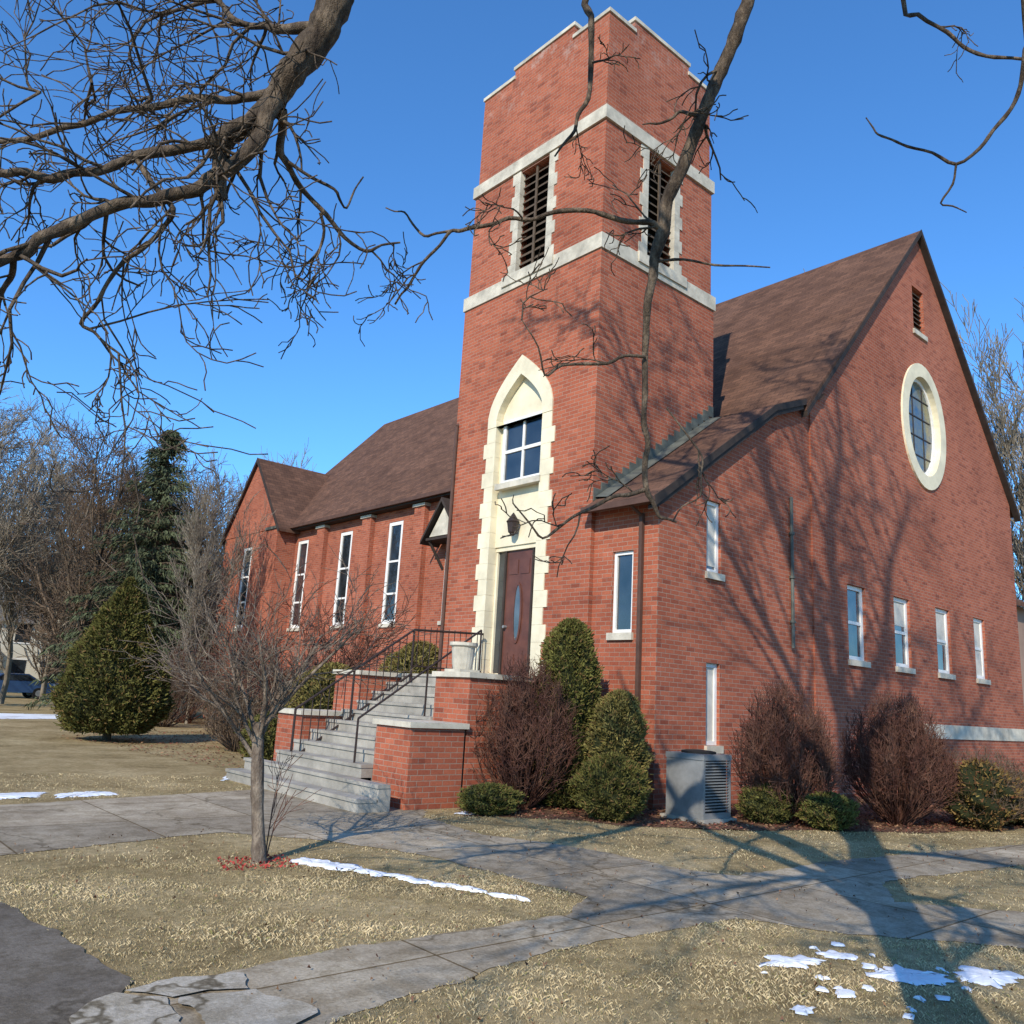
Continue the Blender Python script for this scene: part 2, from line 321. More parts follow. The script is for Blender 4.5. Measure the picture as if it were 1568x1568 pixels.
dspout(.055,-1.16,.05,4.9); gt.cyl((-.28,-1.16,5.0),(.055,-1.16,4.85),.03,.03,GUT,8)
gt.cyl((4.31,-1.56,2.9),(4.31,-1.56,6.0),.035,.035,COPPER,8)
for z in (3.4,4.3,5.2): gt.cyl((4.31,-1.56,z),(4.31,-1.56,z+.05),.06,.06,COPPER,8)
gt.cyl((-.04,4.28,0),(-.04,4.28,7.6),.04,.04,GUT,8); gt.cyl((-.04,4.28,7.6),(.3,4.42,8.0),.04,.04,GUT,8)
for i in range(19):
    x=.02+i*.198; z=5.33+i*.198*.735
    gt.box(x,min(x+.205,3.76),-.022-.001*(i%2),-.004,z-.05,z+.20,COPPER)
gt.add([(.05,-.34,5.32),(3.6,-.34,7.82),(3.6,-.03,7.85),(.05,-.03,5.36)],[(0,1,2,3)],COPPER)
gt.obj("gutters_and_flashing",CH)
pl=MB()
for y in (12.75,16.1,19.5):
    pl.box(XN-.2,XN-.001,y-.3,y+.3,-.2,7.82,BR); pl.box(XN-.26,XN-.001,y-.36,y+.36,7.822,7.92,STONE)
pl.box(XN-.04,XN-.001,4.4,21.9,1.2,1.35,STONE)
pl.box(10.2,17.16,GY-.1,GY-.001,1.24,1.58,STONE); pl.box(10.25,17.12,GY-.07,GY-.001,-.2,1.238,BR)
pl.obj("pilasters_and_bands",CH)
XT=4.3
tp_=MB().prism([(21.9,-.3),(21.9,8.15),(24.5,11.3),(27.1,8.15),(27.1,-.3)],'x',XT,XN+6,BR).obj("transept_walls",CH)
ct=MB().box(XT-.3,XT+.3,24.15,25.0,3.9,7.4,BR); cut(tp_,ct)
w=MB(); window(w,('x',XT),24.15,25.0,3.9,7.4,.02,.12,0,0,lights=[5.0,6.1]); w.wbox(('x',XT),-.03,-.001,21.9,27.1,8.0,8.08,BR); w.obj("transept_window",CH)
slab([(21.6,7.82),(24.5,11.33),(27.4,7.82)],.12,XT-.12,XN+4,"transept_roof",'ry',ROOF,'x')
r2=MB().prism([(21.58,7.70),(24.5,11.25),(27.42,7.70),(27.42,7.93),(24.5,11.47),(21.58,7.93)],'x',XT-.14,XT-.122,DARK)
r2.prism([(21.85,7.98),(21.85,8.1),(23.0,8.1),(23.0,7.98)],'x',XT-.06,XT-.002,COPPER); r2.obj("transept_rake",CH)
hd=MB(); hy=10.75; xo=XN-.62
hd.prism([(hy-.72,6.55),(hy,7.5),(hy+.72,6.55)],'x',xo,xo+.05,STONE)
hd.prism([(hy-1.0,6.32),(hy,7.62),(hy+1.0,6.32),(hy+1.0,6.44),(hy,7.76),(hy-1.0,6.44)],'x',xo-.16,XN-.001,DARK)
hd.box(xo-.08,XN-.002,hy-.8,hy+.8,6.42,6.5,DARK); hd.cyl((XN-.02,hy+.7,5.6),(xo,hy+.7,6.42),.05,.05,DARK,6)
hd.obj("side_door_hood",CH)
rw=MB(); rw.box(XE+.002,26,1.0,9,-.3,6.2,BR); rw.prism([(.6,6.1),(5,8.6),(9.4,6.1),(9.4,6.25),(5,8.78),(.6,6.25)],'x',XE+.003,26,ROOF); rw.obj("east_wing",CH,'ry')
dr=MB(); y0,y1=YC-.715,YC+.715; zl=1.97; zd=4.66
dr.box(.34,.40,y0,y1,zl,zd,DARK)
dr.box(.18,.297,y0,y1,zd-.07,zd+.02,CREAM)
for (a,b,m_) in ((y0,y0+.05,CREAM),(y0+.27,y0+.32,DARK),(y1-.32,y1-.27,DARK),(y1-.05,y1,CREAM)): dr.box(.20,.297,a,b,zl,zd-.072,m_)
for (a,b) in ((y0+.05,y0+.27),(y1-.27,y1-.05)):
    dr.box(.25,.265,a,b,zl+.12,zd-.072,GLASS); dr.box(.24,.28,a+.003,b-.003,zl,zl+.118,CREAM)
a,b=y0+.322,y1-.322
dr.box(.235,.29,a,b,zl+.02,zd-.075,DOOR)
for z0,z1 in ((zl+.15,zl+.5),(zl+2.12,zl+2.42)):
    for q0,q1 in ((a+.09,(a+b)/2-.04),((a+b)/2+.04,b-.09)): dr.box(.222,.234,q0,q1,z0,z1,DOOR)
dr.ring(ell(YC,zl+1.33,.14,.62,24),ell(YC,zl+1.33,.09,.56,24),'x',.210,.234,DOOR)
dr.prism(ell(YC,zl+1.33,.09,.56,24),'x',.222,.233,GLASSB)
dr.cyl((.15,b-.07,zl+1.05),(.235,b-.07,zl+1.05),.03,.03,METAL,8)
dr.obj("front_door",CH)
lt=MB()
lt.cyl((.13,YC,5.15),(-.0,YC,5.15),.03,.03,IRON,6)
lt.lathe((-.02,YC,4.85),[(.03,0),(.09,.06),(.12,.25),(.14,.28),(.07,.38),(.01,.47)],IRON,8); lt.obj("wall_lantern",CH)
# ---- steps
stp=empty("entrance_steps"); CONC=plain("step_concrete",(.34,.31,.26),.9,.4,2.2,.3)
s=MB(); nR=11; hR=1.96/nR
for k in range(nR):
    x0=-4.75+.3*k; ya,yb=(-.45,3.75) if k<2 else (.502,3.198)
    x1=(x0+.30) if k<nR-1 else -.0
    if k==1: x1=x0+.2
    s.box(x0-.0,x1-.002 if k<nR-1 else .3,ya,yb,-.1 if k<3 else hR*(k-2),hR*(k+1)-.05,CONC)
    s.box(x0-.025,x1-.026 if k<nR-1 else .3,ya-.01,yb+.01,hR*(k+1)-.048,hR*(k+1),CONC)
s.box(-4.25,-3.97,.502,3.198,-.1,hR*2-.01,CONC)
s.obj("treads",stp)
s=MB()
def pier(x0,x1,y0,y1,z): s.box(x0,x1,y0,y1,-.1,z,BR); s.box(x0-.05,x1+.05,y0-.05,y1+.05,z+.001,z+.08,STONE)
pier(-3.96,-2.99,-.40,.49,1.12); pier(-2.93,-.16,-.38,.488,1.88)
pier(-3.75,-2.72,3.21,4.1,1.12); pier(-2.65,-.1,3.212,4.08,1.88)
s.box(-2.3,-2.1,-.386,-.3,.75,.95,BLACK); s.obj("flanking_walls",stp)
s=MB(); yr=2.8
def zr(x): return hR+(x+4.4)*(1.96-hR)/(2.65)
for off in (.85,.02): s.cyl((-4.1,yr,zr(-4.1)+off),(-1.8,yr,zr(-1.8)+off),.022,.022,IRON,8)
s.cyl((-1.8,yr,zr(-1.8)+.85),(-.1,yr,2.85),.022,.022,IRON,8); s.cyl((-1.8,yr,2.1),(-.1,yr,2.1),.015,.015,IRON,6)
for i in range(16):
    x=-4.1+2.3*i/15; r=.022 if i in(0,7,15) else .009
    s.cyl((x,yr,zr(x)-(.35 if i in(0,7,15) else -.02)),(x,yr,zr(x)+.85),r,r,IRON,6)
for i in range(12):
    x=-1.7+1.6*i/11; s.cyl((x,yr,1.97 if i in (5,11) else 2.1),(x,yr,2.86),.009,.009,IRON,6)
s.cyl((-4.1,.8,zr(-4.1)+.8),(-1.8,.8,zr(-1.8)+.8),.018,.018,IRON,8)
for i in (0,8,15):
    x=-4.1+2.3*i/15; s.cyl((x,.8,zr(x)-.35),(x,.8,zr(x)+.8),.018,.018,IRON,6)
s.obj("railing",stp)
for k,(x,y,z,sc_) in enumerate(((-2.6,.25,1.962,.5),(-.45,.06,1.962,.42))):
    u=MB(); h=sc_
    u.prism([(x-.2*h/.5,y-.2*h/.5),(x+.2*h/.5,y-.2*h/.5),(x+.2*h/.5,y+.2*h/.5),(x-.2*h/.5,y+.2*h/.5)],'z',z,z+.05,STONE)
    u.lathe((x,y,z+.05),[(.15*h/.5,0),(.17*h/.5,.1),(.19*h/.5,h*.7),(.23*h/.5,h*.75),(.23*h/.5,h*.85),(.18*h/.5,h*.85),(.16*h/.5,h*.75)],STONE,20)
    u.obj("stone_planter" ,None)
# ---- AC unit
ac=empty("air_conditioner_unit"); a=MB()
ax0,ax1,ay0,ay1=-.5,.18,-2.9,-2.22; H=.96
a.box(ax0-.06,ax1+.06,ay0-.06,ay1+.06,0,.06,CONC)
a.box(ax0,ax1,ay0,ay1,.062,.14,METAL); a.box(ax0-.01,ax1+.01,ay0-.01,ay1+.01,H-.08,H,METAL)
for (x,y) in ((ax0,ay0),(ax1-.04,ay0),(ax0,ay1-.04),(ax1-.04,ay1-.04)): a.box(x,x+.04,y,y+.04,.141,H-.081,METAL)
a.box(ax0+.005,ax0+.02,ay0+.041,ay1-.041,.141,H-.081,METAL)
a.box(ax0+.08,ax1-.05,ay0+.05,ay1-.05,.141,H-.081,BLACK)
for i in range(17):
    z=.17+i*.042
    a.box(ax0+.04,ax1-.04,ay0+.002,ay0+.03,z,z+.02,METAL); a.box(ax0+.04,ax1-.04,ay1-.03,ay1-.002,z,z+.02,METAL)
a.lathe(((ax0+ax1)/2,(ay0+ay1)/2,H+.001),[(.26,0),(.26,.03),(.2,.04),(.05,.05)],BLACK,20)
a.obj("casing",ac)
# ------------------------------------------------------------------ ground
def pip(pts,poly):
    x,y=pts[:,0],pts[:,1]; ins=np.zeros(len(x),bool); n=len(poly)
    for i in range(n):
        x1,y1=poly[i]; x2,y2=poly[(i+1)%n]
        if y1==y2: continue
        c=((y1>y)!=(y2>y))&(x<(x2-x1)*(y-y1)/(y2-y1)+x1); ins^=c
    return ins
def rough_poly(poly,step=.12,amp=.03,seed=1):
    R=random.Random(seed); out=[]; off=0
    n=len(poly)
    for i in range(n):
        a=Vector(poly[i]); b=Vector(poly[(i+1)%n]); L=(b-a).length
        k=max(1,min(120,int(L/step))); nr=Vector((-(b-a).y,(b-a).x))/max(L,1e-6)
        for j in range(k):
            off=off*.7+R.gauss(0,amp)*.6; p=a+(b-a)*(j/k)+nr*off; out.append((p.x,p.y))
    return out
def sheet(name,poly,z,mat,th=0):
    bm=bmesh.new(); vs=[bm.verts.new((x,y,z)) for x,y in poly]; fc=bm.faces.new(vs)
    bmesh.ops.triangulate(bm,faces=[fc])
    me=bpy.data.meshes.new(name); bm.normal_update(); bm.to_mesh(me); bm.free()
    for p in me.polygons:
        if p.normal.z<0: p.flip()
    me.materials.append(mat); o=bpy.data.objects.new(name,me); COL.objects.link(o); return o
def groundmat():
    m,nt,b=newmat("dormant_lawn"); L=nt.links.new; tc=N(nt,"ShaderNodeTexCoord")
    n1=noise(nt,.7,6,.75,tc.outputs["Object"]); r1=ramp(nt,[(.33,(.25,.185,.09)),(.5,(.43,.33,.175)),(.66,(.58,.46,.27))]); L(n1.outputs[0],r1.inputs[0])
    n2=noise(nt,11,5,.75,tc.outputs["Object"]); r2=ramp(nt,[(.3,(.6,.58,.52)),(.62,(1.12,1.1,1.08))]); L(n2.outputs[0],r2.inputs[0])
    n3=noise(nt,140,2,.7,tc.outputs["Object"]); r3=ramp(nt,[(.3,(.62,.6,.55)),(.65,(1.15,1.15,1.15))]); L(n3.outputs[0],r3.inputs[0])
    n4=noise(nt,1.7,4,.7,tc.outputs["Object"]); r4=ramp(nt,[(.55,(0,0,0)),(.72,(.45,.45,.45))]); L(n4.outputs[0],r4.inputs[0])
    c=mixc(nt,'MULTIPLY',1,r1.outputs[0],r2.outputs[0]); c=mixc(nt,'MULTIPLY',1,c,r3.outputs[0]); c=mixc(nt,'MIX',r4.outputs[0],c,(.20,.17,.08))
    L(c,b.inputs["Base Color"]); b.inputs["Roughness"].default_value=.95; b.inputs["Specular IOR Level"].default_value=.1
    ad=N(nt,"ShaderNodeMath",operation='ADD'); L(n2.outputs[0],ad.inputs[0]); L(n3.outputs[0],ad.inputs[1]); bump(nt,b,ad.outputs[0],.6,.03); return m
sheet("ground",[(-600,-600),(900,-600),(900,900),(-600,900)],0,groundmat())
def concmat(name,ca,cb,joint=True,rot=0,crack=.55):
    m,nt,b=newmat(name); L=nt.links.new; tc=N(nt,"ShaderNodeTexCoord")
    n1=noise(nt,.8,6,.72,tc.outputs["Object"]); r1=ramp(nt,[(.33,ca),(.62,cb)]); L(n1.outputs[0],r1.inputs[0])
    n2=noise(nt,45,3,.75,tc.outputs["Object"]); r2=ramp(nt,[(.3,(.72,.72,.7)),(.7,(1.15,1.15,1.15))]); L(n2.outputs[0],r2.inputs[0])
    c=mixc(nt,'MULTIPLY',1,r1.outputs[0],r2.outputs[0])
    n6=noise(nt,4.5,5,.75,tc.outputs["Object"]); r6=ramp(nt,[(.42,(.62,.58,.5)),(.55,(1,1,1))]); L(n6.outputs[0],r6.inputs[0]); c=mixc(nt,'MULTIPLY',.6,c,r6.outputs[0])
    nd=noise(nt,1.5,4,.6,tc.outputs["Object"]); dv=mixc(nt,'LINEAR_LIGHT',.45,tc.outputs["Object"],nd.outputs[1])
    vo=N(nt,"ShaderNodeTexVoronoi",feature='DISTANCE_TO_EDGE'); vo.inputs["Scale"].default_value=.33; L(dv,vo.inputs["Vector"])
    rc=ramp(nt,[(0,(.25,.22,.17)),(.004,(.45,.42,.36)),(.009,(1,1,1))]); L(vo.outputs["Distance"],rc.inputs[0])
    c=mixc(nt,'MULTIPLY',crack,c,rc.outputs[0])
    if joint:
        mp=N(nt,"ShaderNodeMapping"); mp.inputs["Rotation"].default_value=(0,0,rot); mp.inputs["Location"].default_value=(.35,.2,0); L(tc.outputs["Object"],mp.inputs[0])
        bk=N(nt,"ShaderNodeTexBrick"); bk.offset=0; bk.inputs["Scale"].default_value=1; bk.inputs["Brick Width"].default_value=1.45; bk.inputs["Row Height"].default_value=1.45; bk.inputs["Mortar Size"].default_value=.010
        bk.inputs["Color1"].default_value=(1.1,1.08,1.04,1); bk.inputs["Color2"].default_value=(.76,.75,.73,1); bk.inputs["Mortar"].default_value=(.42,.36,.27,1); L(mp.outputs[0],bk.inputs["Vector"])
        c=mixc(nt,'MULTIPLY',1,c,bk.outputs[0])
    L(c,b.inputs["Base Color"]); b.inputs["Roughness"].default_value=.95; b.inputs["Specular IOR Level"].default_value=.12; bump(nt,b,n2.outputs[0],.45,.012); return m
CONCRETE=concmat("weathered_concrete",(.27,.22,.16),(.50,.43,.33)); ASPH=concmat("asphalt",(.12,.10,.08),(.20,.17,.135),False)
conc=[(-16,.2),(-8.56,1.49),(-6.45,1.93),(-4.43,2.38),(-4.0,3.9),(-3.6,3.9),(-3.7,-0.6),(-4.1,-1.0),(-4.23,-2.42),(-3.72,-3.65),(-3.65,-4.87),(-3.40,-5.40),(-1.84,-5.38),(-.01,-5.60),(2.8,-5.99),(24,-8.6),(24,-9.6),(.71,-6.66),(-2.15,-6.27),(-3.03,-6.80),(-2.28,-7.61),(2,-12.2),(0,-12.2),(-3.66,-8.06),(-4.56,-7.15),(-4.95,-6.43),(-6.73,-6.30),(-7.78,-6.44),(-8.73,-6.61),(-9.74,-7.3),(-11,-7.5),(-11,-5.9),(-9.45,-5.75),(-8.89,-5.68),(-7.95,-5.58),(-7.04,-5.65),(-6.07,-5.65),(-5.51,-5.34),(-5.67,-3.23),(-6.17,-2.13),(-6.96,-1.25),(-9.18,-1.71),(-16,-3.1)]
concr=rough_poly(conc,.06,.024,3); sheet("sidewalk",concr,.005,CONCRETE)
asph=[(-9.55,-3.3),(-9.28,-5.5),(-9.55,-6.0),(-9.85,-7.4),(-10.2,-9),(-40,-12),(-40,-2),(-10.6,-2.6)]
asphr=rough_poly(asph,.07,.025,4); sheet("driveway",asphr,.010,ASPH)
APR=concmat("old_apron_concrete",(.34,.30,.24),(.54,.48,.39),False,crack=.9)
apP=[[(-9.72,-5.92),(-9.45,-5.72),(-9.25,-5.9),(-9.3,-6.35),(-9.62,-6.5)],[(-9.40,-5.70),(-9.1,-5.62),(-8.78,-5.75),(-8.85,-6.0),(-9.2,-5.9)],[(-9.2,-5.95),(-8.84,-6.05),(-8.7,-6.45),(-9.0,-6.7),(-9.25,-6.4)],[(-9.65,-6.55),(-9.3,-6.42),(-9.0,-6.78),(-9.3,-7.3),(-9.8,-7.1)]]
for k,p_ in enumerate(apP): sheet("apron_slab",rough_poly(p_,.05,.02,9+k),.015+.004*k,APR)
ap=[(-9.75,-5.95),(-9.4,-5.68),(-8.75,-5.72),(-8.65,-6.5),(-9.0,-6.9),(-9.8,-7.1)]
bed=[(-3.0,-.5),(-3.4,-1.1),(-2.2,-1.9),(-1.9,-2.6),(-.8,-3.35),(.8,-4.0),(2.4,-4.85),(4.2,-5.3),(12,-5.6),(14,-1.5),(0,-1.45),(0,-.4)]
MULCH=plain("mulch_bed",(.18,.09,.055),.95,.6,5,.9,bscale=50,spec=.1,c2=(.07,.05,.035))
sheet("planting_bed",rough_poly(bed,.12,.06,5),.006,MULCH)
def snow(pts,name="snow_patch",h=.02,seed=0):
    R=random.Random(seed); poly=rough_poly(pts,.022,.034,seed); bm=bmesh.new()
    c=Vector((sum(p[0] for p in poly)/len(poly),sum(p[1] for p in poly)/len(poly)))
    rings=[]
    for s_,z in ((1,.006),(.93,h*.6),(.8,h*.85),(.5,h),(.2,h)):
        rings.append([bm.verts.new((c.x+(x-c.x)*s_,c.y+(y-c.y)*s_,z+R.uniform(-.004,.004))) for x,y in poly])
    n=len(poly)
    for a_,b_ in zip(rings,rings[1:]):
        for i in range(n): bm.faces.new((a_[i],a_[(i+1)%n],b_[(i+1)%n],b_[i]))
    bm.faces.new(rings[-1]); bmesh.ops.recalc_face_normals(bm,faces=bm.faces)
    me=bpy.data.meshes.new(name); bm.to_mesh(me); bm.free(); me.materials.append(SNOW); me.polygons.foreach_set("use_smooth",[True]*len(me.polygons))
    o=bpy.data.objects.new(name,me); COL.objects.link(o); return poly
snowP=[]
def strip(pl,wd):
    L=[];R=[]
    for i,p in enumerate(pl):
        a=Vector(pl[max(i-1,0)]);b=Vector(pl[min(i+1,len(pl)-1)]);t=(b-a).normalized();n=Vector((-t.y,t.x)); q=Vector(p); w_=wd[i]
        L.append(tuple(q+n*w_));R.append(tuple(q-n*w_))
    return L+R[::-1]
snowP+= [strip([(-6.96,-2.95),(-6.86,-3.2)],[.10,.13]),strip([(-6.88,-3.12),(-6.72,-3.5)],[.12,.12]),strip([(-6.75,-3.45),(-6.6,-3.9)],[.12,.07]),strip([(-6.6,-3.86),(-6.4,-4.4)],[.07,.06]),strip([(-6.4,-4.38),(-6.2,-4.85)],[.05,.035]),strip([(-6.18,-4.9),(-6.05,-5.22)],[.04,.03]),
 [(-4.95,3.5),(-3.9,4.2),(-3.5,4.9),(-4.3,4.6)],[(-7.85,1.95),(-7.0,2.1),(-7.05,2.5),(-7.7,2.4)],[(-9.2,1.75),(-8.0,2.1),(-7.8,2.6),(-9.2,2.5)],
 [(-5.5,21.5),(-1.5,23.5),(-1.0,26.5),(-4.5,26)],[(-5.95,-7.22),(-5.6,-7.15),(-5.4,-7.4),(-5.72,-7.45)],[(-5.46,-7.70),(-5.1,-7.75),(-4.95,-8.05),(-5.2,-8.1),(-5.35,-8.0)],[(-5.0,-8.1),(-4.7,-8.0),(-4.5,-8.3),(-4.95,-8.35)],
 [(-5.3,-7.3),(-5.15,-7.3),(-5.1,-7.5),(-5.3,-7.45)],[(-3.45,-.9),(-3.2,-.75),(-3.15,-1.0),(-3.4,-1.05)],[(-6.5,-7.8),(-6.4,-7.78),(-6.38,-7.9),(-6.5,-7.9)]]
for i in range(26):
    x=random.uniform(-6.1,-4.7); y=random.uniform(-8.3,-7.2); q=random.uniform(.012,.045); snowP.append([(x-q,y-q),(x+q,y-q*.6),(x+q,y+q),(x-q*.8,y+q)])
snowP=[snow(p,seed=i,h=.028 if i<6 else .018) for i,p in enumerate(snowP)]
# ------------------------------------------------------------------ generic mesh from arrays
def meshnp(name,V,Fc,mats,col=None,smooth=False,parent=None,fm=None):
    me=bpy.data.meshes.new(name); k=Fc.shape[1]; nf=len(Fc)
    me.vertices.add(len(V)); me.vertices.foreach_set("co",np.asarray(V,np.float32).ravel())
    me.loops.add(nf*k); me.loops.foreach_set("vertex_index",Fc.astype(np.int32).ravel())
    me.polygons.add(nf); me.polygons.foreach_set("loop_start",np.arange(0,nf*k,k,dtype=np.int32))
    if smooth: me.polygons.foreach_set("use_smooth",np.ones(nf,bool))
    for m in mats: me.materials.append(m)
    if col is not None:
        at=me.color_attributes.new("Col","FLOAT_COLOR","POINT"); at.data.foreach_set("color",np.asarray(col,np.float32).ravel())
    me.update(calc_edges=True); me.validate()
    o=bpy.data.objects.new(name,me); COL.objects.link(o)
    if parent: o.parent=parent
    return o
def rgba(c): return np.concatenate([c,np.ones((len(c),1))],1)
def inview(P,m=60):
    v=P-CP; z=v@CF; x=784+F*(v@CR)/np.maximum(z,.01); y=784-F*(v@CU)/np.maximum(z,.01)
    return (z>.3)&(x>-m)&(x<1568+m)&(y>-m)&(y<1568+m)
def grass(name,n,x0,x1,y0,y1,hmin,hmax,wd,dmin,dmax):
    P=np.stack([rng.uniform(x0,x1,n),rng.uniform(y0,y1,n)],1)
    P3=np.c_[P,np.zeros(n)]; P=P[inview(P3,260)]
    d=np.hypot(P[:,0]-CP[0],P[:,1]-CP[1]); keep=(d>dmin)&(d<dmax)&(~pip(P,conc))&(~pip(P,asph))&(~pip(P,ap))&(~pip(P,bed))
    keep&=~((P[:,0]>-4.8)&(P[:,1]>-.5)&(P[:,0]<0)&(P[:,1]<4.2)); keep&=~((P[:,0]>0)&(P[:,1]>-1.54)); keep&=~((P[:,0]>3.9)&(P[:,1]>4))
    P=P[keep]
    k2=np.ones(len(P),bool)
    for s_ in snowP[:16]: k2&=~pip(P,s_)
    P=P[k2]; P3=np.c_[P,np.zeros(len(P))]; n=len(P3)
    X,Y=P3[:,0],P3[:,1]
    cl=(np.sin(X*3.1+np.sin(Y*2.3)*2)+np.sin(Y*4.3+X*1.7)+np.sin(X*9+Y*7)+np.sin(X*17-Y*13+np.sin(X*5))*.7)*.15+.5
    h=rng.uniform(hmin,hmax,n)*(.4+.95*cl); a=rng.uniform(0,2*np.pi,n); l=rng.uniform(.2,1.5,n)*h
    b=rng.uniform(0,2*np.pi,n); s=np.c_[np.cos(b),np.sin(b),np.zeros(n)]*wd
    tip=P3+np.c_[np.cos(a)*l,np.sin(a)*l,h]
    mid=P3+np.c_[np.cos(a)*l*.35,np.sin(a)*l*.35,h*.75]
    V=np.stack([P3-s,P3+s,mid+s*.6,tip],1).reshape(-1,3); Fc=np.arange(n*4).reshape(n,4)
    t=np.clip(rng.uniform(0,1,n)*.55+(cl-.5)*1.1+.35,0,1)[:,None]; c=(1-t)*np.array([[.31,.235,.115]])+t*np.array([[.64,.51,.30]])
    g=(rng.uniform(0,1,n)<.08)[:,None]; c=np.where(g,np.array([[.25,.23,.09]]),c)*rng.uniform(.8,1.1,(n,1))
    col=np.repeat(c[:,None],4,1); col[:,:2]*=.85
    meshnp(name,V,Fc,[VC],rgba(col.reshape(-1,3)))
grass("lawn_grass",540000,-12,3,-11,1,.008,.024,.0013,3.2,8.5)
grass("lawn_grass",200000,-16,8,-11,10,.010,.024,.0022,8.5,16)
def litter(name,n,poly,cols,size):
    xs=[p[0] for p in poly]; ys=[p[1] for p in poly]; P=np.stack([rng.uniform(min(xs),max(xs),n),rng.uniform(min(ys),max(ys),n)],1); P=P[pip(P,poly)]; n=len(P)
    a=rng.uniform(0,2*np.pi,n); s=rng.uniform(.5,1,n)*size; V=[]
    for k in range(4):
        ang=a+k*np.pi/2; V.append(np.c_[P[:,0]+np.cos(ang)*s*(1 if k%2 else .6),P[:,1]+np.sin(ang)*s*(1 if k%2 else .6),rng.uniform(.012,.04,n)])
    V=np.stack(V,1).reshape(-1,3); c=np.array(cols)[rng.integers(0,len(cols),n)]*rng.uniform(.6,1.2,(n,1))
    meshnp(name,V,np.arange(n*4).reshape(n,4),[VC],rgba(np.repeat(c[:,None],4,1).reshape(-1,3)))
LC=[(.22,.12,.06),(.30,.17,.09),(.16,.08,.05),(.28,.09,.06)]
litter("leaf_litter",22000,bed,LC,.035)
litter("leaf_litter",1600,[(-9,-9),(0,-9),(4,-5.5),(-3,-1),(-9,-1)],LC[:3],.015)
litter("leaf_litter",350,[(-7.8,-3.2),(-7.1,-3.3),(-7.0,-2.7),(-7.6,-2.6)],[(.45,.06,.05),(.35,.05,.04)],.02)
litter("leaf_litter",5000,[(-4,4.2),(4.5,4.6),(4.5,20),(-5,14)],LC,.05)
# ------------------------------------------------------------------ woody plants
class Wood:
    def __init__(s): s.a=[];s.b=[];s.ra=[];s.rb=[];s.T=[]
    def seg(s,p,q,r0,r1): s.a.append(p);s.b.append(q);s.ra.append(r0);s.rb.append(r1)
    def path(s,pts,rad,n=10,sub=5):
        P=[Vector(p) for p in pts]; P=[P[0]*2-P[1]]+P+[P[-1]*2-P[-2]]; R=[rad[0]]+list(rad)+[rad[-1]]; out=[];rr=[]
        for i in range(1,len(P)-2):
            for k in range(sub):
                t=k/sub; a,b,c,d=P[i-1],P[i],P[i+1],P[i+2]
                out.append(.5*((2*b)+(c-a)*t+(2*a-5*b+4*c-d)*t*t+(3*b-a-3*c+d)*t**3)); rr.append(R[i]+(R[i+1]-R[i])*t)
        out.append(P[-2]); rr.append(rad[-1]); s.T.append((out,rr,n)); return out,rr
    def build(s,name,mat,parent=None,minr=0,height=None):
        V=[];Fq=[];o=0; R=random.Random(4)
        for out,rr,n in s.T:
            fr=None
            for i,p in enumerate(out):
                d=(out[min(i+1,len(out)-1)]-out[max(i-1,0)]).normalized()
                a=d.orthogonal().normalized() if fr is None else (fr-d*fr.dot(d)).normalized(); fr=a; b=d.cross(a)
                wob=1+R.uniform(-.09,.13)
                for k in range(n):
                    q=2*math.pi*k/n; ww=wob*(1+R.uniform(-.05,.05)); V.append(tuple(p+(a*math.cos(q)+b*math.sin(q))*rr[i]*ww))
            for i in range(len(out)-1):
                for k in range(n): Fq.append((o+i*n+k,o+i*n+(k+1)%n,o+(i+1)*n+(k+1)%n,o+(i+1)*n+k))
            o+=len(out)*n
        V=np.array(V).reshape(-1,3); Fq=np.array(Fq,int).reshape(-1,4)
        if s.a:
            A=np.array([tuple(x) for x in s.a]);B=np.array([tuple(x) for x in s.b]);ra=np.maximum(np.array(s.ra),minr);rb=np.maximum(np.array(s.rb),minr)
            D=B-A; D/=np.maximum(np.linalg.norm(D,axis=1,keepdims=True),1e-9)
            ref=np.where(np.abs(D[:,2:3])<.9,np.array([[0,0,1.]]),np.array([[1.,0,0]])); U=np.cross(D,ref); U/=np.linalg.norm(U,axis=1,keepdims=True); Wv=np.cross(D,U)
            n=4 if minr==0 else 3; rings=[]
            for P_,rr in ((A,ra),(B,rb)):
                for k in range(n):
                    q=2*math.pi*k/n+.4; rings.append(P_+(U*math.cos(q)+Wv*math.sin(q))*rr[:,None])
            SV=np.stack(rings,1); m=len(A); base=(np.arange(m)*2*n)[:,None,None]
            f0=np.array([[k,(k+1)%n,n+(k+1)%n,n+k] for k in range(n)])[None]
            SF=(base+f0).reshape(-1,4)+len(V); V=np.concatenate([V,SV.reshape(-1,3)]); Fq=np.concatenate([Fq,SF])
        if height: V=V*(height/V[:,2].max())
        return meshnp(name,V,Fq,[mat],smooth=True,parent=parent)
def rv(): return Vector((random.gauss(0,1),random.gauss(0,1),random.gauss(0,1)))
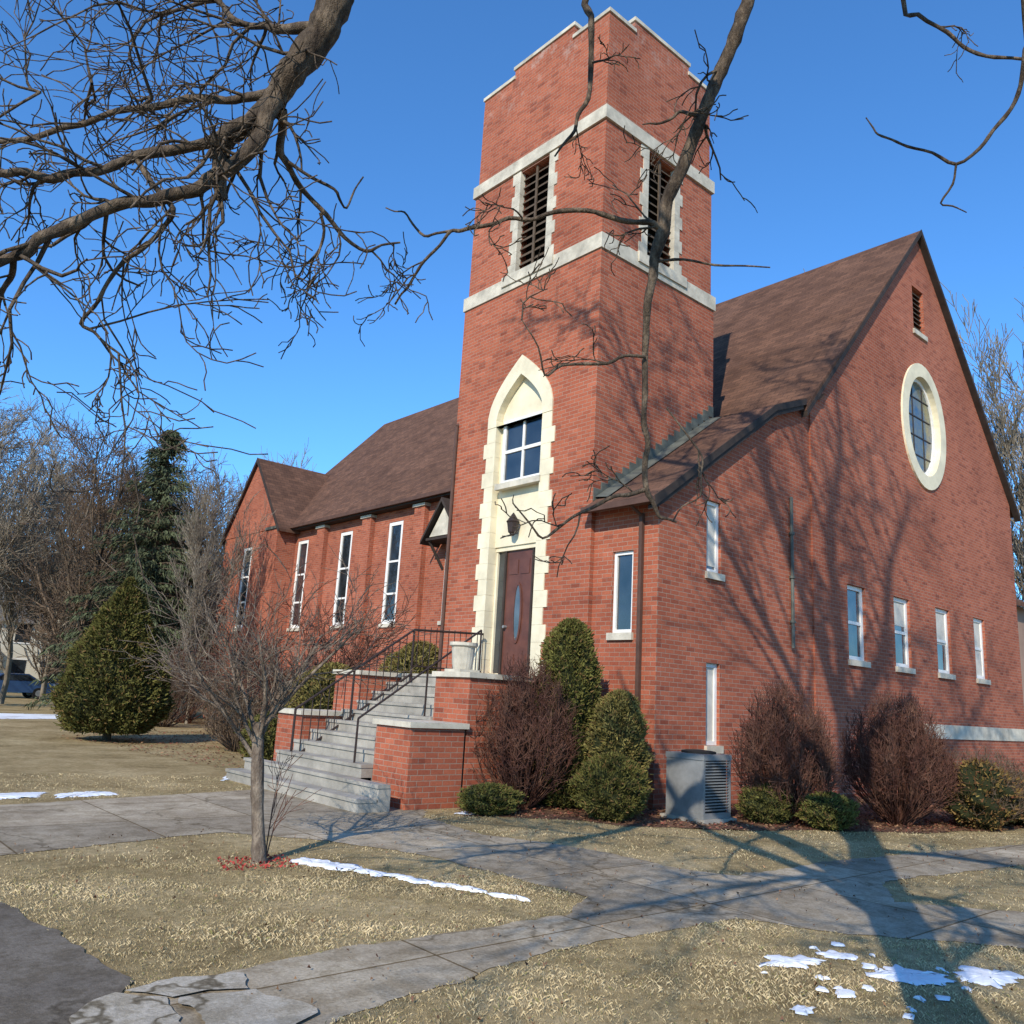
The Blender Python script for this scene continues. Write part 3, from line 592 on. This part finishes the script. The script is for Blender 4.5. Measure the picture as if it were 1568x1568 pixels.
def grow(W,p,d,L,r,lev,maxlev,kids,nseg=4,jit=.16,up=.05,spread=.8,lr=.62,rr=.55,rmin=.003,start=.25):
    p=Vector(p); d=Vector(d).normalized(); r0=r
    for i in range(nseg):
        d=(d+rv()*jit+Vector((0,0,up))).normalized(); q=p+d*(L/nseg); r1=max(r0*(1-.62*(i+1)/nseg),rmin)
        W.seg(p,q,r,r1)
        if lev<maxlev and (i+1)/nseg>start:
            k=kids[min(lev,len(kids)-1)]; k=int(k)+(random.random()<k-int(k))
            for _ in range(k):
                t=random.random(); o=d.orthogonal().normalized(); o.rotate(Matrix.Rotation(random.uniform(0,6.283),3,d))
                dd=(d+o*spread*random.uniform(.6,1.3)).normalized()
                grow(W,p.lerp(q,t),dd,L*lr*random.uniform(.6,1.15),max((r+(r1-r)*t)*rr,rmin),lev+1,maxlev,kids,max(2,nseg-1),jit*1.1,up,spread,lr,rr,rmin,0)
        p=q;r=r1
T=Wood(); cm=lambda L:[(a/100,b/100,c/100) for a,b,c in L]
TB=(-9.36,-10.37)
T.path([(TB[0],TB[1],-.1),(TB[0],TB[1],.4),(TB[0]+.03,TB[1],2),(TB[0]-.05,TB[1]+.05,5),(TB[0]+.05,TB[1],9),(TB[0],TB[1],12.6)],[.34,.25,.22,.21,.19,.17],16)
pv=Vector((-.491,.871,0))
base=Vector((TB[0],TB[1],0))
def tp(a,z,o=0): return tuple(base+pv*a+Vector((.871,.491,0))*o+Vector((0,0,z)))
T.path([tp(0,3.7),tp(.7,5.0),tp(1.9,6.3),tp(3.0,8),tp(3.8,10)],[.13,.10,.07,.05,.02])
for pts,rad in (
 ([tp(0,12.3),tp(.5,13.4,.2),tp(1.3,15,.3),tp(1.8,17,.2),tp(2.4,19,0)],[.17,.14,.12,.08,.04]),
 ([tp(0,12.3),tp(-.5,13.6,-.1),tp(-1.0,15.3,-.2),tp(-1.2,17.4,-.2),tp(-1.8,19.6,0)],[.17,.14,.12,.08,.04]),
 ([tp(0,10.8),tp(.9,12,.1),tp(2.2,13.2,.3),tp(3.4,15,.2),tp(4.2,17,0)],[.13,.11,.09,.07,.03]),
 ([tp(0,11.3),tp(-.9,12.5,.1),tp(-2.2,13.7,.3),tp(-3.2,15.6,.2),tp(-4.1,18,0)],[.13,.11,.09,.07,.03]),
 ([tp(0,12.5),tp(.05,14.2,.1),tp(.2,16,.1),tp(-.1,18.5,.2),tp(.1,20.5,0)],[.15,.12,.10,.07,.03]),
 ([tp(0,9.2),tp(-1.2,10.6,0),tp(-2.6,11.8,0),tp(-3.9,13.2,0)],[.10,.08,.06,.03]),
 ([tp(0,5.2),tp(.3,6.0,-1.4),tp(.9,6.5,-3),tp(1.6,6.9,-4.8),tp(2.4,7.0,-6.5)],[.10,.08,.06,.04,.02]),
 ([tp(0,6.3),tp(-.8,7.0,-1.0),tp(-1.7,7.6,-2.4),tp(-2.4,8.2,-4),tp(-3.0,8.3,-5.6)],[.10,.08,.06,.04,.02]),
 ([tp(0,4.6),tp(-.5,5.1,-1.0),tp(-.6,5.3,-2.4),tp(-.2,5.6,-4),tp(.2,5.7,-5.5)],[.08,.06,.05,.035,.015]),
 ([tp(0,7.4),tp(1.2,8.2,-.6),tp(2.6,8.8,-1.6),tp(4.2,9.4,-2.6)],[.10,.07,.05,.02])):
    o_,r_l=T.path(pts,rad)
    for i in range(3,len(o_),1):
        d=(o_[min(i+1,len(o_)-1)]-o_[i-1]).normalized(); side=rv(); side-=d*side.dot(d); side.normalize()
        low=pts[0][2]<8
        grow(T,o_[i],d*.8+side*.7,random.uniform(.8,1.8) if low else random.uniform(1.0,2.4),max(.016 if low else .032,r_l[i]*.5),0,2,[1.2,1.3],4,.15,.05,.8,.6,.65,.006 if low else .014)
VIS=dict(
a0=([(-940,-1020,460),(-950,-920,620),(-945,-800,665),(-944,-735,610),(-948,-703,538),(-950,-696,508),(-956,-688,485),(-965,-678,460),(-973,-669,443),(-983,-660,430),(-983,-661,419),(-980,-662,399)],[.16,.14,.12,.105,.095,.088,.078,.066,.05,.042,.038,.03]),
b0=([(-930,-1030,550),(-860,-960,700),(-790,-880,720),(-755,-835,650),(-748,-821,578),(-751,-812,546),(-756,-802,518),(-760,-792,490),(-764,-783,463),(-766,-774,431),(-767,-768,404),(-765,-762,374),(-760,-758,336),(-755,-757,307),(-752,-754,281),(-745,-758,266),(-738,-765,263)],[.12,.10,.08,.055,.041,.040,.038,.036,.036,.036,.026,.020,.018,.017,.016,.011,.006]),
a1=([(-962,-683,465),(-973,-660,464),(-991,-632,469),(-1006,-605,469),(-1030,-570,464),(-1049,-538,461),(-1067,-510,463)],[.03,.022,.02,.018,.016,.015,.013]),
a2=([(-970,-674,449),(-976,-674,440),(-989,-668,426),(-1017,-647,413),(-1032,-637,401),(-1049,-627,393),(-1062,-622,393),(-1075,-617,389)],[.04,.034,.028,.025,.022,.021,.02,.018]),
a3=([(-965,-679,458),(-970,-677,434),(-982,-671,411),(-994,-666,396),(-1012,-657,385),(-1031,-647,375),(-1045,-642,361),(-1056,-638,347),(-1069,-634,335)],[.05,.042,.036,.033,.03,.028,.026,.024,.022]),
a4=([(-1019,-645,412),(-1002,-661,384),(-1005,-652,372),(-1014,-637,360),(-1019,-623,342),(-1023,-613,331),(-1012,-616,324),(-999,-621,316)],[.014,.013,.012,.011,.010,.009,.007,.004]),
a5=([(-962,-680,452),(-956,-669,436),(-943,-666,425),(-925,-668,413),(-901,-673,399),(-884,-680,409)],[.026,.02,.016,.013,.010,.005]),
a6=([(-929,-669,412),(-923,-661,396),(-922,-650,389),(-922,-640,384)],[.010,.008,.006,.004]),
a7=([(-952,-672,430),(-930,-684,419),(-919,-679,415),(-911,-679,438)],[.010,.008,.006,.004]),
a8=([(-954,-692,500),(-968,-669,504),(-973,-648,516),(-986,-623,541),(-1004,-588,543)],[.03,.024,.018,.014,.01]),
a9=([(-1060,-637,344),(-1059,-621,334),(-1058,-612,321)],[.014,.012,.01]),
b1=([(-752,-754,281),(-771,-746,274),(-789,-734,261),(-803,-724,247),(-822,-719,264)],[.013,.011,.009,.007,.004]),
b2=([(-766,-774,431),(-773,-770,434),(-792,-754,436),(-812,-730,440),(-828,-708,438),(-841,-688,434),(-847,-676,434),(-852,-658,419),(-854,-645,405),(-855,-634,397)],[.022,.016,.014,.013,.012,.012,.011,.009,.008,.006]),
b3=([(-845,-680,434),(-851,-654,438),(-860,-643,455),(-866,-630,461)],[.009,.008,.006,.004]),
b4=([(-759,-795,498),(-775,-791,495),(-785,-785,485),(-794,-780,482)],[.012,.009,.007,.004]),
b5=([(-764,-761,356),(-785,-751,348),(-808,-738,343),(-818,-735,335),(-837,-735,361)],[.010,.009,.008,.006,.003]),
b6=([(-766,-770,412),(-751,-799,405),(-733,-823,402)],[.009,.007,.004]),
b7=([(-800,-890,718),(-775,-790,760),(-760,-699,660),(-753,-696,606),(-752,-694,571),(-758,-688,545),(-768,-680,524)],[.05,.04,.028,.02,.016,.012,.006]),
c1=([(-850,-950,702),(-720,-900,780),(-595,-845,668),(-571,-865,633),(-554,-883,613),(-533,-908,607)],[.05,.035,.016,.013,.012,.011]),
c2=([(-700,-905,775),(-640,-930,740),(-575,-914,609),(-564,-905,571),(-567,-888,545),(-576,-867,525),(-598,-845,538),(-610,-831,548),(-614,-825,562)],[.035,.03,.018,.015,.013,.011,.009,.007,.004]),
c3=([(-576,-867,525),(-579,-857,499),(-560,-866,497)],[.009,.007,.004]),
b8=([(-745,-762,330),(-731,-777,301),(-734,-778,277),(-748,-770,261)],[.006,.006,.005,.004]))
dens=dict(a0=.32,a1=.42,a2=.46,a3=.46,a4=.55,a5=.28,a6=.3,a7=.3,a8=.55,a9=.5,b0=.10,b1=.2,b2=.2,b3=.2,b4=.3,b5=.2,b6=.0,b7=.35,c1=.16,c2=.06,c3=.0,b8=.1)
def bend(P,k,amp):
    R=random.Random(k); Q=[Vector(p) for p in P]; out=[Q[0]]
    for a,b in zip(Q,Q[1:]):
        L=(b-a).length
        if L<.7: m=(a+b)/2+Vector((R.uniform(-1,1),R.uniform(-1,1),R.uniform(-1,1)))*L*amp; out.append(m)
        out.append(b)
    return out
for k,(pl,rd) in VIS.items():
    P=cm(pl); Q=bend(P,k,.09); rd2=[]
    if len(Q)!=len(P):
        j=0
        for q in Q:
            if j<len(P) and (q-Vector(P[j])).length<1e-6: rd2.append(rd[j]); j+=1
            else: rd2.append((rd[j-1]+rd[min(j,len(rd)-1)])/2)
    else: rd2=rd
    o_,r_l=T.path(Q,rd2,8,3)
    i0=22 if k in('a0','b0') else (10 if k in('b7','c1','c2') else 2)
    for i in range(i0,len(o_)):
        if random.random()<dens[k]*.5:
            d=(o_[min(i+1,len(o_)-1)]-o_[i-1]).normalized(); side=rv(); side-=d*side.dot(d); side.normalize()
            big=k[0]=='a' and k not in ('a5','a6','a7')
            grow(T,o_[i],d*.8+side*.8+Vector((0,0,-.2)),random.uniform(.3,.95 if big else .42),max(.006,min(.012,r_l[i]*.5)),0,2,[.8,.55],6,.24,.0,.75,.6,.65,.0032)
for (x,y,z) in ((-10.04,-5.88,5.43),(-9.86,-6.23,5.41),(-10.3,-5.7,4.9),(-9.73,-6.48,5.16),(-10.06,-6.05,4.75),(-10.5,-5.4,4.9)):
    for _ in range(3): grow(T,(x,y,z),rv()+Vector((-.4,.6,-.3)),random.uniform(.6,1.1),.010,0,2,[1.0,.6],6,.25,.0,.8,.6,.65,.0032)
T.build("street_tree",BARK)
def bare(seed,r,maxlev=4,up=.1,kids=(2.2,1.8,1.5,1.2),spread=.75,rmin=.014):
    random.seed(seed); W=Wood(); grow(W,(0,0,-.2),(0,0,1),12,r,0,maxlev,list(kids),7,.06,up,spread,.5,.5,rmin,.22); return W
src=[]
for i,(r,mt,up,sp) in enumerate(((.24,BARKL,.10,.8),(.2,BARKL,.16,.58),(.26,BARKB,.05,.95))):
    src.append(bare(20+i,r,up=up,spread=sp).build("bare_tree",mt,minr=.013,height=15))
def inst(o,loc,h,rz=0,name="bare_tree"):
    q=bpy.data.objects.new(name,o.data); COL.objects.link(q); q.location=loc; q.scale=(h/15,)*3; q.rotation_euler=(0,0,rz)
src[0].location=(-1.9,36,0); src[1].location=(1.6,22,0); src[1].scale=(.72,)*3; src[2].location=(6.5,40,0)
for j,x,y,h,rz in ((0,-4.9,33,17,1),(2,-.6,29,14,2.2),(2,3.8,33,13,4),(0,17,45,19.5,.5),(1,14,44,18,3.1),(1,34.5,2.4,23,1.2),(0,42,4,26,2),(1,29.5,11.6,25.5,.3),(0,1.5,43,17,2),(2,-6,44,18,.7),(0,6.5,31,11,2.7),(2,4,50,17,3.9),(2,9,47,15,5)):
    inst(src[j],(x,y,0),h,rz)
random.seed(99); W=Wood()
for i in range(110):
    an=random.uniform(math.radians(58),math.radians(84)); D=random.uniform(72,110); p=Vector((CP[0]+D*math.cos(an),CP[1]+D*math.sin(an),0)); h=random.uniform(6,12)
    grow(W,p,(0,0,1),h,.14,0,2,[2.8,2.6],6,.08,.12,.7,.5,.5,.03,.1)
W.build("distant_woods",BARKB,minr=.03)
# sapling
random.seed(5); W=Wood(); b0=Vector((-7.33,-2.92,0))
W.path([b0+Vector((0,0,-.05)),b0+Vector((0,0,.05)),b0+Vector((-.05,.05,.5)),b0+Vector((-.09,.08,.95)),b0+Vector((-.11,.10,1.25))],[.10,.068,.058,.056,.045],12)
for i in range(7):
    a=i*.95+random.uniform(-.2,.2); grow(W,b0+Vector((-.10,.09,random.uniform(.9,1.25))),(math.cos(a)*.6,math.sin(a)*.6,1),random.uniform(1.05,1.4),.026,0,3,[1.7,1.3,1.0],5,.14,.06,.8,.62,.55,.003)
W.build("young_tree",BARKY)
W=Wood(); random.seed(8)
for i in range(3): grow(W,b0+Vector((.12,.1,0)),(.1,.05,1),.8,.008,0,2,[.7,.8],5,.1,.1,.6,.5,.6,.003)
W.build("tree_suckers",BARKR)
def shrub(name,c,w,h,n,mat,rt=.004,seed=0,flat=.5):
    random.seed(seed); W=Wood(); c=Vector(c)
    for i in range(n):
        a=random.uniform(0,6.283); q=random.random()**.55; lob=1+.10*math.sin(a*3+seed)+.06*math.sin(a*7+seed*3)
        tip=c+Vector((math.cos(a)*w/2*q*lob,math.sin(a)*w/2*q*lob,h*(.42+.58*math.sqrt(max(0,1-q*q)))*random.uniform(.72,1.0)))
        b=c+Vector((math.cos(a)*.12*w*random.random(),math.sin(a)*.12*w*random.random(),0))
        prev=b; m=5; bow=Vector((math.cos(a),math.sin(a),0))*w*.16*q
        for k in range(1,m+1):
            t=k/m; p=b.lerp(tip,t)+bow*math.sin(t*math.pi)+rv()*.014
            W.seg(prev,p,rt*2.2*(1-t*.7),rt*2.2*(1-t*.8))
            if k>1:
                for _ in range(5 if k>2 else 2):
                    d=(p-prev).normalized()+rv()*.5; L=random.uniform(.08,.17)*h*.6; e=p+d.normalized()*L; W.seg(p,e,rt,rt*.6)
                    e2=e+(d.normalized()+rv()*.5+Vector((0,0,.2))).normalized()*L*.6; W.seg(e,e2,rt*.7,rt*.5)
            prev=p
    return W.build(name,mat,minr=.0018)
shrub("bare_shrub",(-2.05,-.72,0),1.55,2.15,270,BARKR,.005,1)
shrub("bare_shrub",(1.04,-3.3,0),1.45,2.0,290,BARKR,.005,2)
shrub("bare_shrub",(2.93,-4.15,0),1.65,1.95,310,BARKR,.005,3)
shrub("bare_shrub",(4.3,-4.9,0),1.5,1.2,160,BARKB,.004,4)
shrub("bare_shrub",(5.6,-4.9,0),1.4,1.0,120,BARKR,.004,5)
for i,(x,y,w_,h_) in enumerate(((-1.5,7.5,2.2,1.9),(.3,9.5,2.4,2.2),(-1.0,11.5,2.2,2.0),(1.8,12.5,2.4,2.3),(.8,16,2.6,2.6),(2.6,18.5,2.6,2.5),(-.2,19.5,2.6,2.3),(1.6,22.5,3,3.0),(-2.0,9.4,1.8,1.3),(2.8,7.5,2.2,2.0))):
    shrub("bare_shrub",(x,y,0),w_,h_,80,BARKR if i%2 else BARKB,.009,10+i)
random.seed(31); W=Wood()
for i in range(5): grow(W,(-.8+.1*i,8.6,0),(math.cos(i*1.3)*.45,math.sin(i*1.3)*.45,1),2.8,.06,0,3,[2.2,1.9,1.5],5,.14,.04,.8,.6,.55,.008)
W.build("crabapple_tree",BARKR)
# ---- evergreens
def evergreen(name,c,rx,ry,h,n,size,cols,shape='egg',seed=0,z0=.05,lump=.13):
    R=np.random.default_rng(seed); c=np.array(c,float)
    def radius(t,a):
        if shape=='cone': rr=np.where(t<.2,.62+.38*np.sin(t/.2*np.pi/2),np.clip(1-((t-.2)/.8)**1.25,0,1)**.85)
        elif shape=='col': rr=np.where(t<.1,.75+2.5*t,1.0)*np.sqrt(np.clip(1-np.clip((t-.6)/.4,0,1)**2,0,1))
        else: rr=np.sqrt(np.clip(1-(2*t-1)**2,0,1))*.9+.1*(t<.9)
        L=1+lump*(np.sin(a*5+t*9+seed)*.5+np.sin(a*9-t*17+seed*2)*.35+np.sin(a*3+t*23)*.4)
        return rr*L
    t=R.uniform(0,1,n)**(1.05 if shape!='cone' else 1.35); a=R.uniform(0,2*np.pi,n); q=1-np.abs(R.normal(0,.09,n))+(R.uniform(0,1,n)<.05)*.13; rad=radius(t,a)*q
    P=c+np.c_[np.cos(a)*rx*rad,np.sin(a)*ry*rad,z0+t*h]
    out=np.c_[np.cos(a),np.sin(a),np.full(n,.55)+.6*(t-.3)]; out/=np.linalg.norm(out,axis=1,keepdims=True)
    d=out+R.normal(0,.5,(n,3)); d/=np.linalg.norm(d,axis=1,keepdims=True)
    s=np.cross(d,R.normal(0,1,(n,3))); s/=np.linalg.norm(s,axis=1,keepdims=True)
    L=(R.uniform(.5,1.3,n)*size)[:,None]
    V=np.stack([P-s*L*.22,P+s*L*.22,P+d*L+s*L*.10,P+d*L*1.1-s*L*.12],1).reshape(-1,3)
    clump=.5+.5*np.sin(a*7+t*19+seed)*np.sin(t*31+a*3)
    tt=np.clip(R.uniform(0,1,n)*.6+clump*.4,0,1)[:,None]; cc=np.array(cols[0])*(1-tt)+np.array(cols[1])*tt
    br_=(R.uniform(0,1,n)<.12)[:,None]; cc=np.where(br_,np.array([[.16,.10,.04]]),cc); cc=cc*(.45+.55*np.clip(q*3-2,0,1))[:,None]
    e=empty(name)
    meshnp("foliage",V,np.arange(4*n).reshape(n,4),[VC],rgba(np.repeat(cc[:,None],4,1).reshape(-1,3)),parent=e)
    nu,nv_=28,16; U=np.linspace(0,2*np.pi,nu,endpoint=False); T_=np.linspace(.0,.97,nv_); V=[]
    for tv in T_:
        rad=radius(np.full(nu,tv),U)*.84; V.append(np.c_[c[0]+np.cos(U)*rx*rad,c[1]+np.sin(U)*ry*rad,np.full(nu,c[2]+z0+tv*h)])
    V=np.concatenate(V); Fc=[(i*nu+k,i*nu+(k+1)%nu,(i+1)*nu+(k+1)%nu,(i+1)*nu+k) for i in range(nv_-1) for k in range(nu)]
    meshnp("dark_core",V,np.array(Fc),[VC],rgba(np.tile(np.array([[.022,.025,.010]]),(len(V),1))),parent=e)  # closed dark hull; shade inside the foliage put into its colour
    tk=MB(); tk.cyl((c[0],c[1],-.05),(c[0],c[1],z0+h*.4),.05+rx*.05,.03,BARK,8); tk.obj("trunk",e)
    return e
GR=[(.045,.048,.013),(.16,.145,.04)]; GR2=[(.055,.058,.015),(.20,.185,.05)]; GY2=[(.085,.075,.02),(.30,.245,.08)]
evergreen("arborvitae",(-4.05,12.6,0),1.32,1.32,3.85,34000,.085,GR,'cone',1,.22)
evergreen("arborvitae",(-1.3,-.88,0),.46,.46,2.85,24000,.05,GR2,'col',2,.05,.24)
evergreen("boxwood_shrub",(-1.15,-1.82,0),.39,.38,1.75,14000,.045,GY2,'col',3,.05,.28)
evergreen("boxwood_shrub",(-1.66,-2.15,0),.46,.43,.9,12000,.04,GR,'egg',4,.0,.28)
evergreen("boxwood_shrub",(-3.0,-1.1,0),.45,.32,.40,7000,.035,GR2,'egg',5,.0,.28)
evergreen("boxwood_shrub",(1.1,-3.95,0),.45,.35,.5,6000,.04,GR2,'egg',6,.0,.25)
evergreen("boxwood_shrub",(.65,-3.2,0),.4,.35,.55,6000,.04,GR,'egg',7,.0,.25)
evergreen("boxwood_shrub",(.1,5.2,0),.95,.9,2.7,20000,.07,GY2,'egg',8,.0)
evergreen("boxwood_shrub",(-1.6,6.0,0),.9,.8,2.1,16000,.07,GY2,'egg',9,.0)
evergreen("boxwood_shrub",(-3.1,5.2,0),.7,.6,1.1,9000,.06,GR,'egg',10,.0)
evergreen("holly_shrub",(4.0,-5.0,0),.62,.5,1.05,3200,.05,[(.14,.05,.03),(.24,.18,.05)],'egg',11,.0,.4)
evergreen("holly_shrub",(5.4,-5.1,0),.8,.5,.85,3200,.05,[(.20,.06,.04),(.16,.15,.05)],'egg',12,.0,.4)
def spruce(c,H,Rb,seed):
    random.seed(seed); R=np.random.default_rng(seed); e=empty("spruce_tree"); W=Wood(); c=Vector(c)
    W.path([c,c+Vector((0,0,H*.5)),c+Vector((0,0,H))],[.22,.12,.02],8)
    PP=[];DD=[]
    z=1.2
    while z<H-.2:
        t=z/H; L0=Rb*(1-t)**.8+.15; k=7
        for i in range(k):
            a=random.uniform(0,6.283); L=L0*random.uniform(.6,1.2); prev=c+Vector((0,0,z)); d=Vector((math.cos(a),math.sin(a),.12)); m=max(3,int(L/.35))
            for j in range(m):
                p=prev+d.normalized()*(L/m); W.seg(prev,p,.03*(1-j/m)+.006,.03*(1-(j+1)/m)+.006)
                for s_ in range(14):
                    q=prev.lerp(p,random.random()); side=Vector((-d.y,d.x,0)).normalized()*random.uniform(-1,1)*(.18+.28*(L0/Rb)); PP.append(q+side*random.random()+Vector((0,0,-random.uniform(0,.22)))); DD.append(d.normalized()*.5+side+Vector((0,0,-.55)))
                prev=p; d=d+Vector((0,0,-.06))
        z+=random.uniform(.17,.28)
    P=np.array([tuple(x) for x in PP]); D=np.array([tuple(x) for x in DD])+R.normal(0,.2,(len(PP),3)); D/=np.linalg.norm(D,axis=1,keepdims=True); n=len(P)
    s=np.cross(D,R.normal(0,1,(n,3))); s/=np.linalg.norm(s,axis=1,keepdims=True); L=R.uniform(.14,.34,n)[:,None]
    V=np.stack([P-s*.035,P+s*.035,P+D*L],1).reshape(-1,3); t=R.uniform(0,1,(n,1)); cc=(1-t)*np.array([[.04,.05,.028]])+t*np.array([[.11,.125,.065]])
    meshnp("needles",V,np.arange(3*n).reshape(n,3),[VC],rgba(np.repeat(cc[:,None],3,1).reshape(-1,3)),parent=e); W.build("limbs",BARK,e)
spruce((1.15,27,0),12.8,3.9,3)
# background houses
SID=plain("pale_siding",(.60,.56,.46),.8,.12,1,.1); HR=plain("grey_roof",(.14,.13,.12),.9,.3,2,.2)
def house(name,hx,hy,L,h1,siding):
    e=empty(name); h=MB()
    h.box(hx,hx+L,hy,hy+8,0,h1,siding); h.prism([(hy-.4,h1-.2),(hy+4,h1+2.8),(hy+8.4,h1-.2)],'x',hx-.3,hx+L+.3,HR)
    h.obj("walls_and_roof",e); h=MB()
    h.prism([(hy-2.6,2.6),(hy-.01,3.2),(hy-.01,3.35),(hy-2.6,2.75)],'x',hx+.5,hx+L*.6,HR)
    n=int(L*.6/1.9)
    for i in range(n+1): h.box(hx+.7+i*1.85,hx+.88+i*1.85,hy-2.5,hy-2.32,0,2.6,WHITE)
    h.box(hx+.6,hx+L*.6,hy-2.6,hy-.01,0,.4,CONC); h.obj("porch",e); h=MB()
    for i in range(int(L/2)):
        for z in ((1.0,3.6) if h1>4 else (1.0,)): h.box(hx+.7+i*2,hx+1.7+i*2,hy-.03,hy-.002,z,z+1.35,GLASS); h.box(hx+.6+i*2,hx+1.8+i*2,hy-.05,hy-.031,z+1.35,z+1.47,WHITE); h.box(hx+.6+i*2,hx+1.8+i*2,hy-.05,hy-.031,z-.1,z-.001,WHITE)
    h.obj("windows",e)
house("white_house",-3.6,60,9,5.2,SID); house("white_house",7.5,64,9,4.0,WHITE)
def car(loc,rz,paint,name="parked_car"):
    e=empty(name); c=MB(); L=4.4; w_=.87
    body=[(-2.2,.35),(-2.2,.75),(-2.1,.88),(-1.2,.95),(1.5,1.0),(2.1,.92),(2.2,.7),(2.2,.35)]
    cab=[(-1.2,.95),(-.65,1.38),(.75,1.42),(1.5,1.0)]
    c.prism(body,'y',-w_,w_,paint); c.prism([(a,z+.001) for a,z in cab],'y',-w_+.1,w_-.1,paint)
    c.prism([(-1.05,.99),(-.6,1.33),(.7,1.37),(1.3,1.02)],'y',-w_+.09,w_-.09,GLASS)
    for x in (-1.35,1.4):
        for y in (-w_-.01,w_-.2): c.cyl((x,y,.33),(x,y+.21,.33),.33,.33,BLACK,18); c.cyl((x,y-.005,.33),(x,y+.215,.33),.18,.18,METAL,12)
    c.box(-2.22,-2.19,-.7,.7,.6,.72,METAL); o=c.obj("body",e); e.location=loc; e.rotation_euler=(0,0,rz)
BLUE=plain("blue_car_paint",(.03,.07,.16),.25,.1,2,0,spec=.8)
car((.6,47,0),.1,BLUE); car((5.4,49,0),.1,plain("silver_car_paint",(.4,.4,.42),.3,.1,2,0,metal=.4))
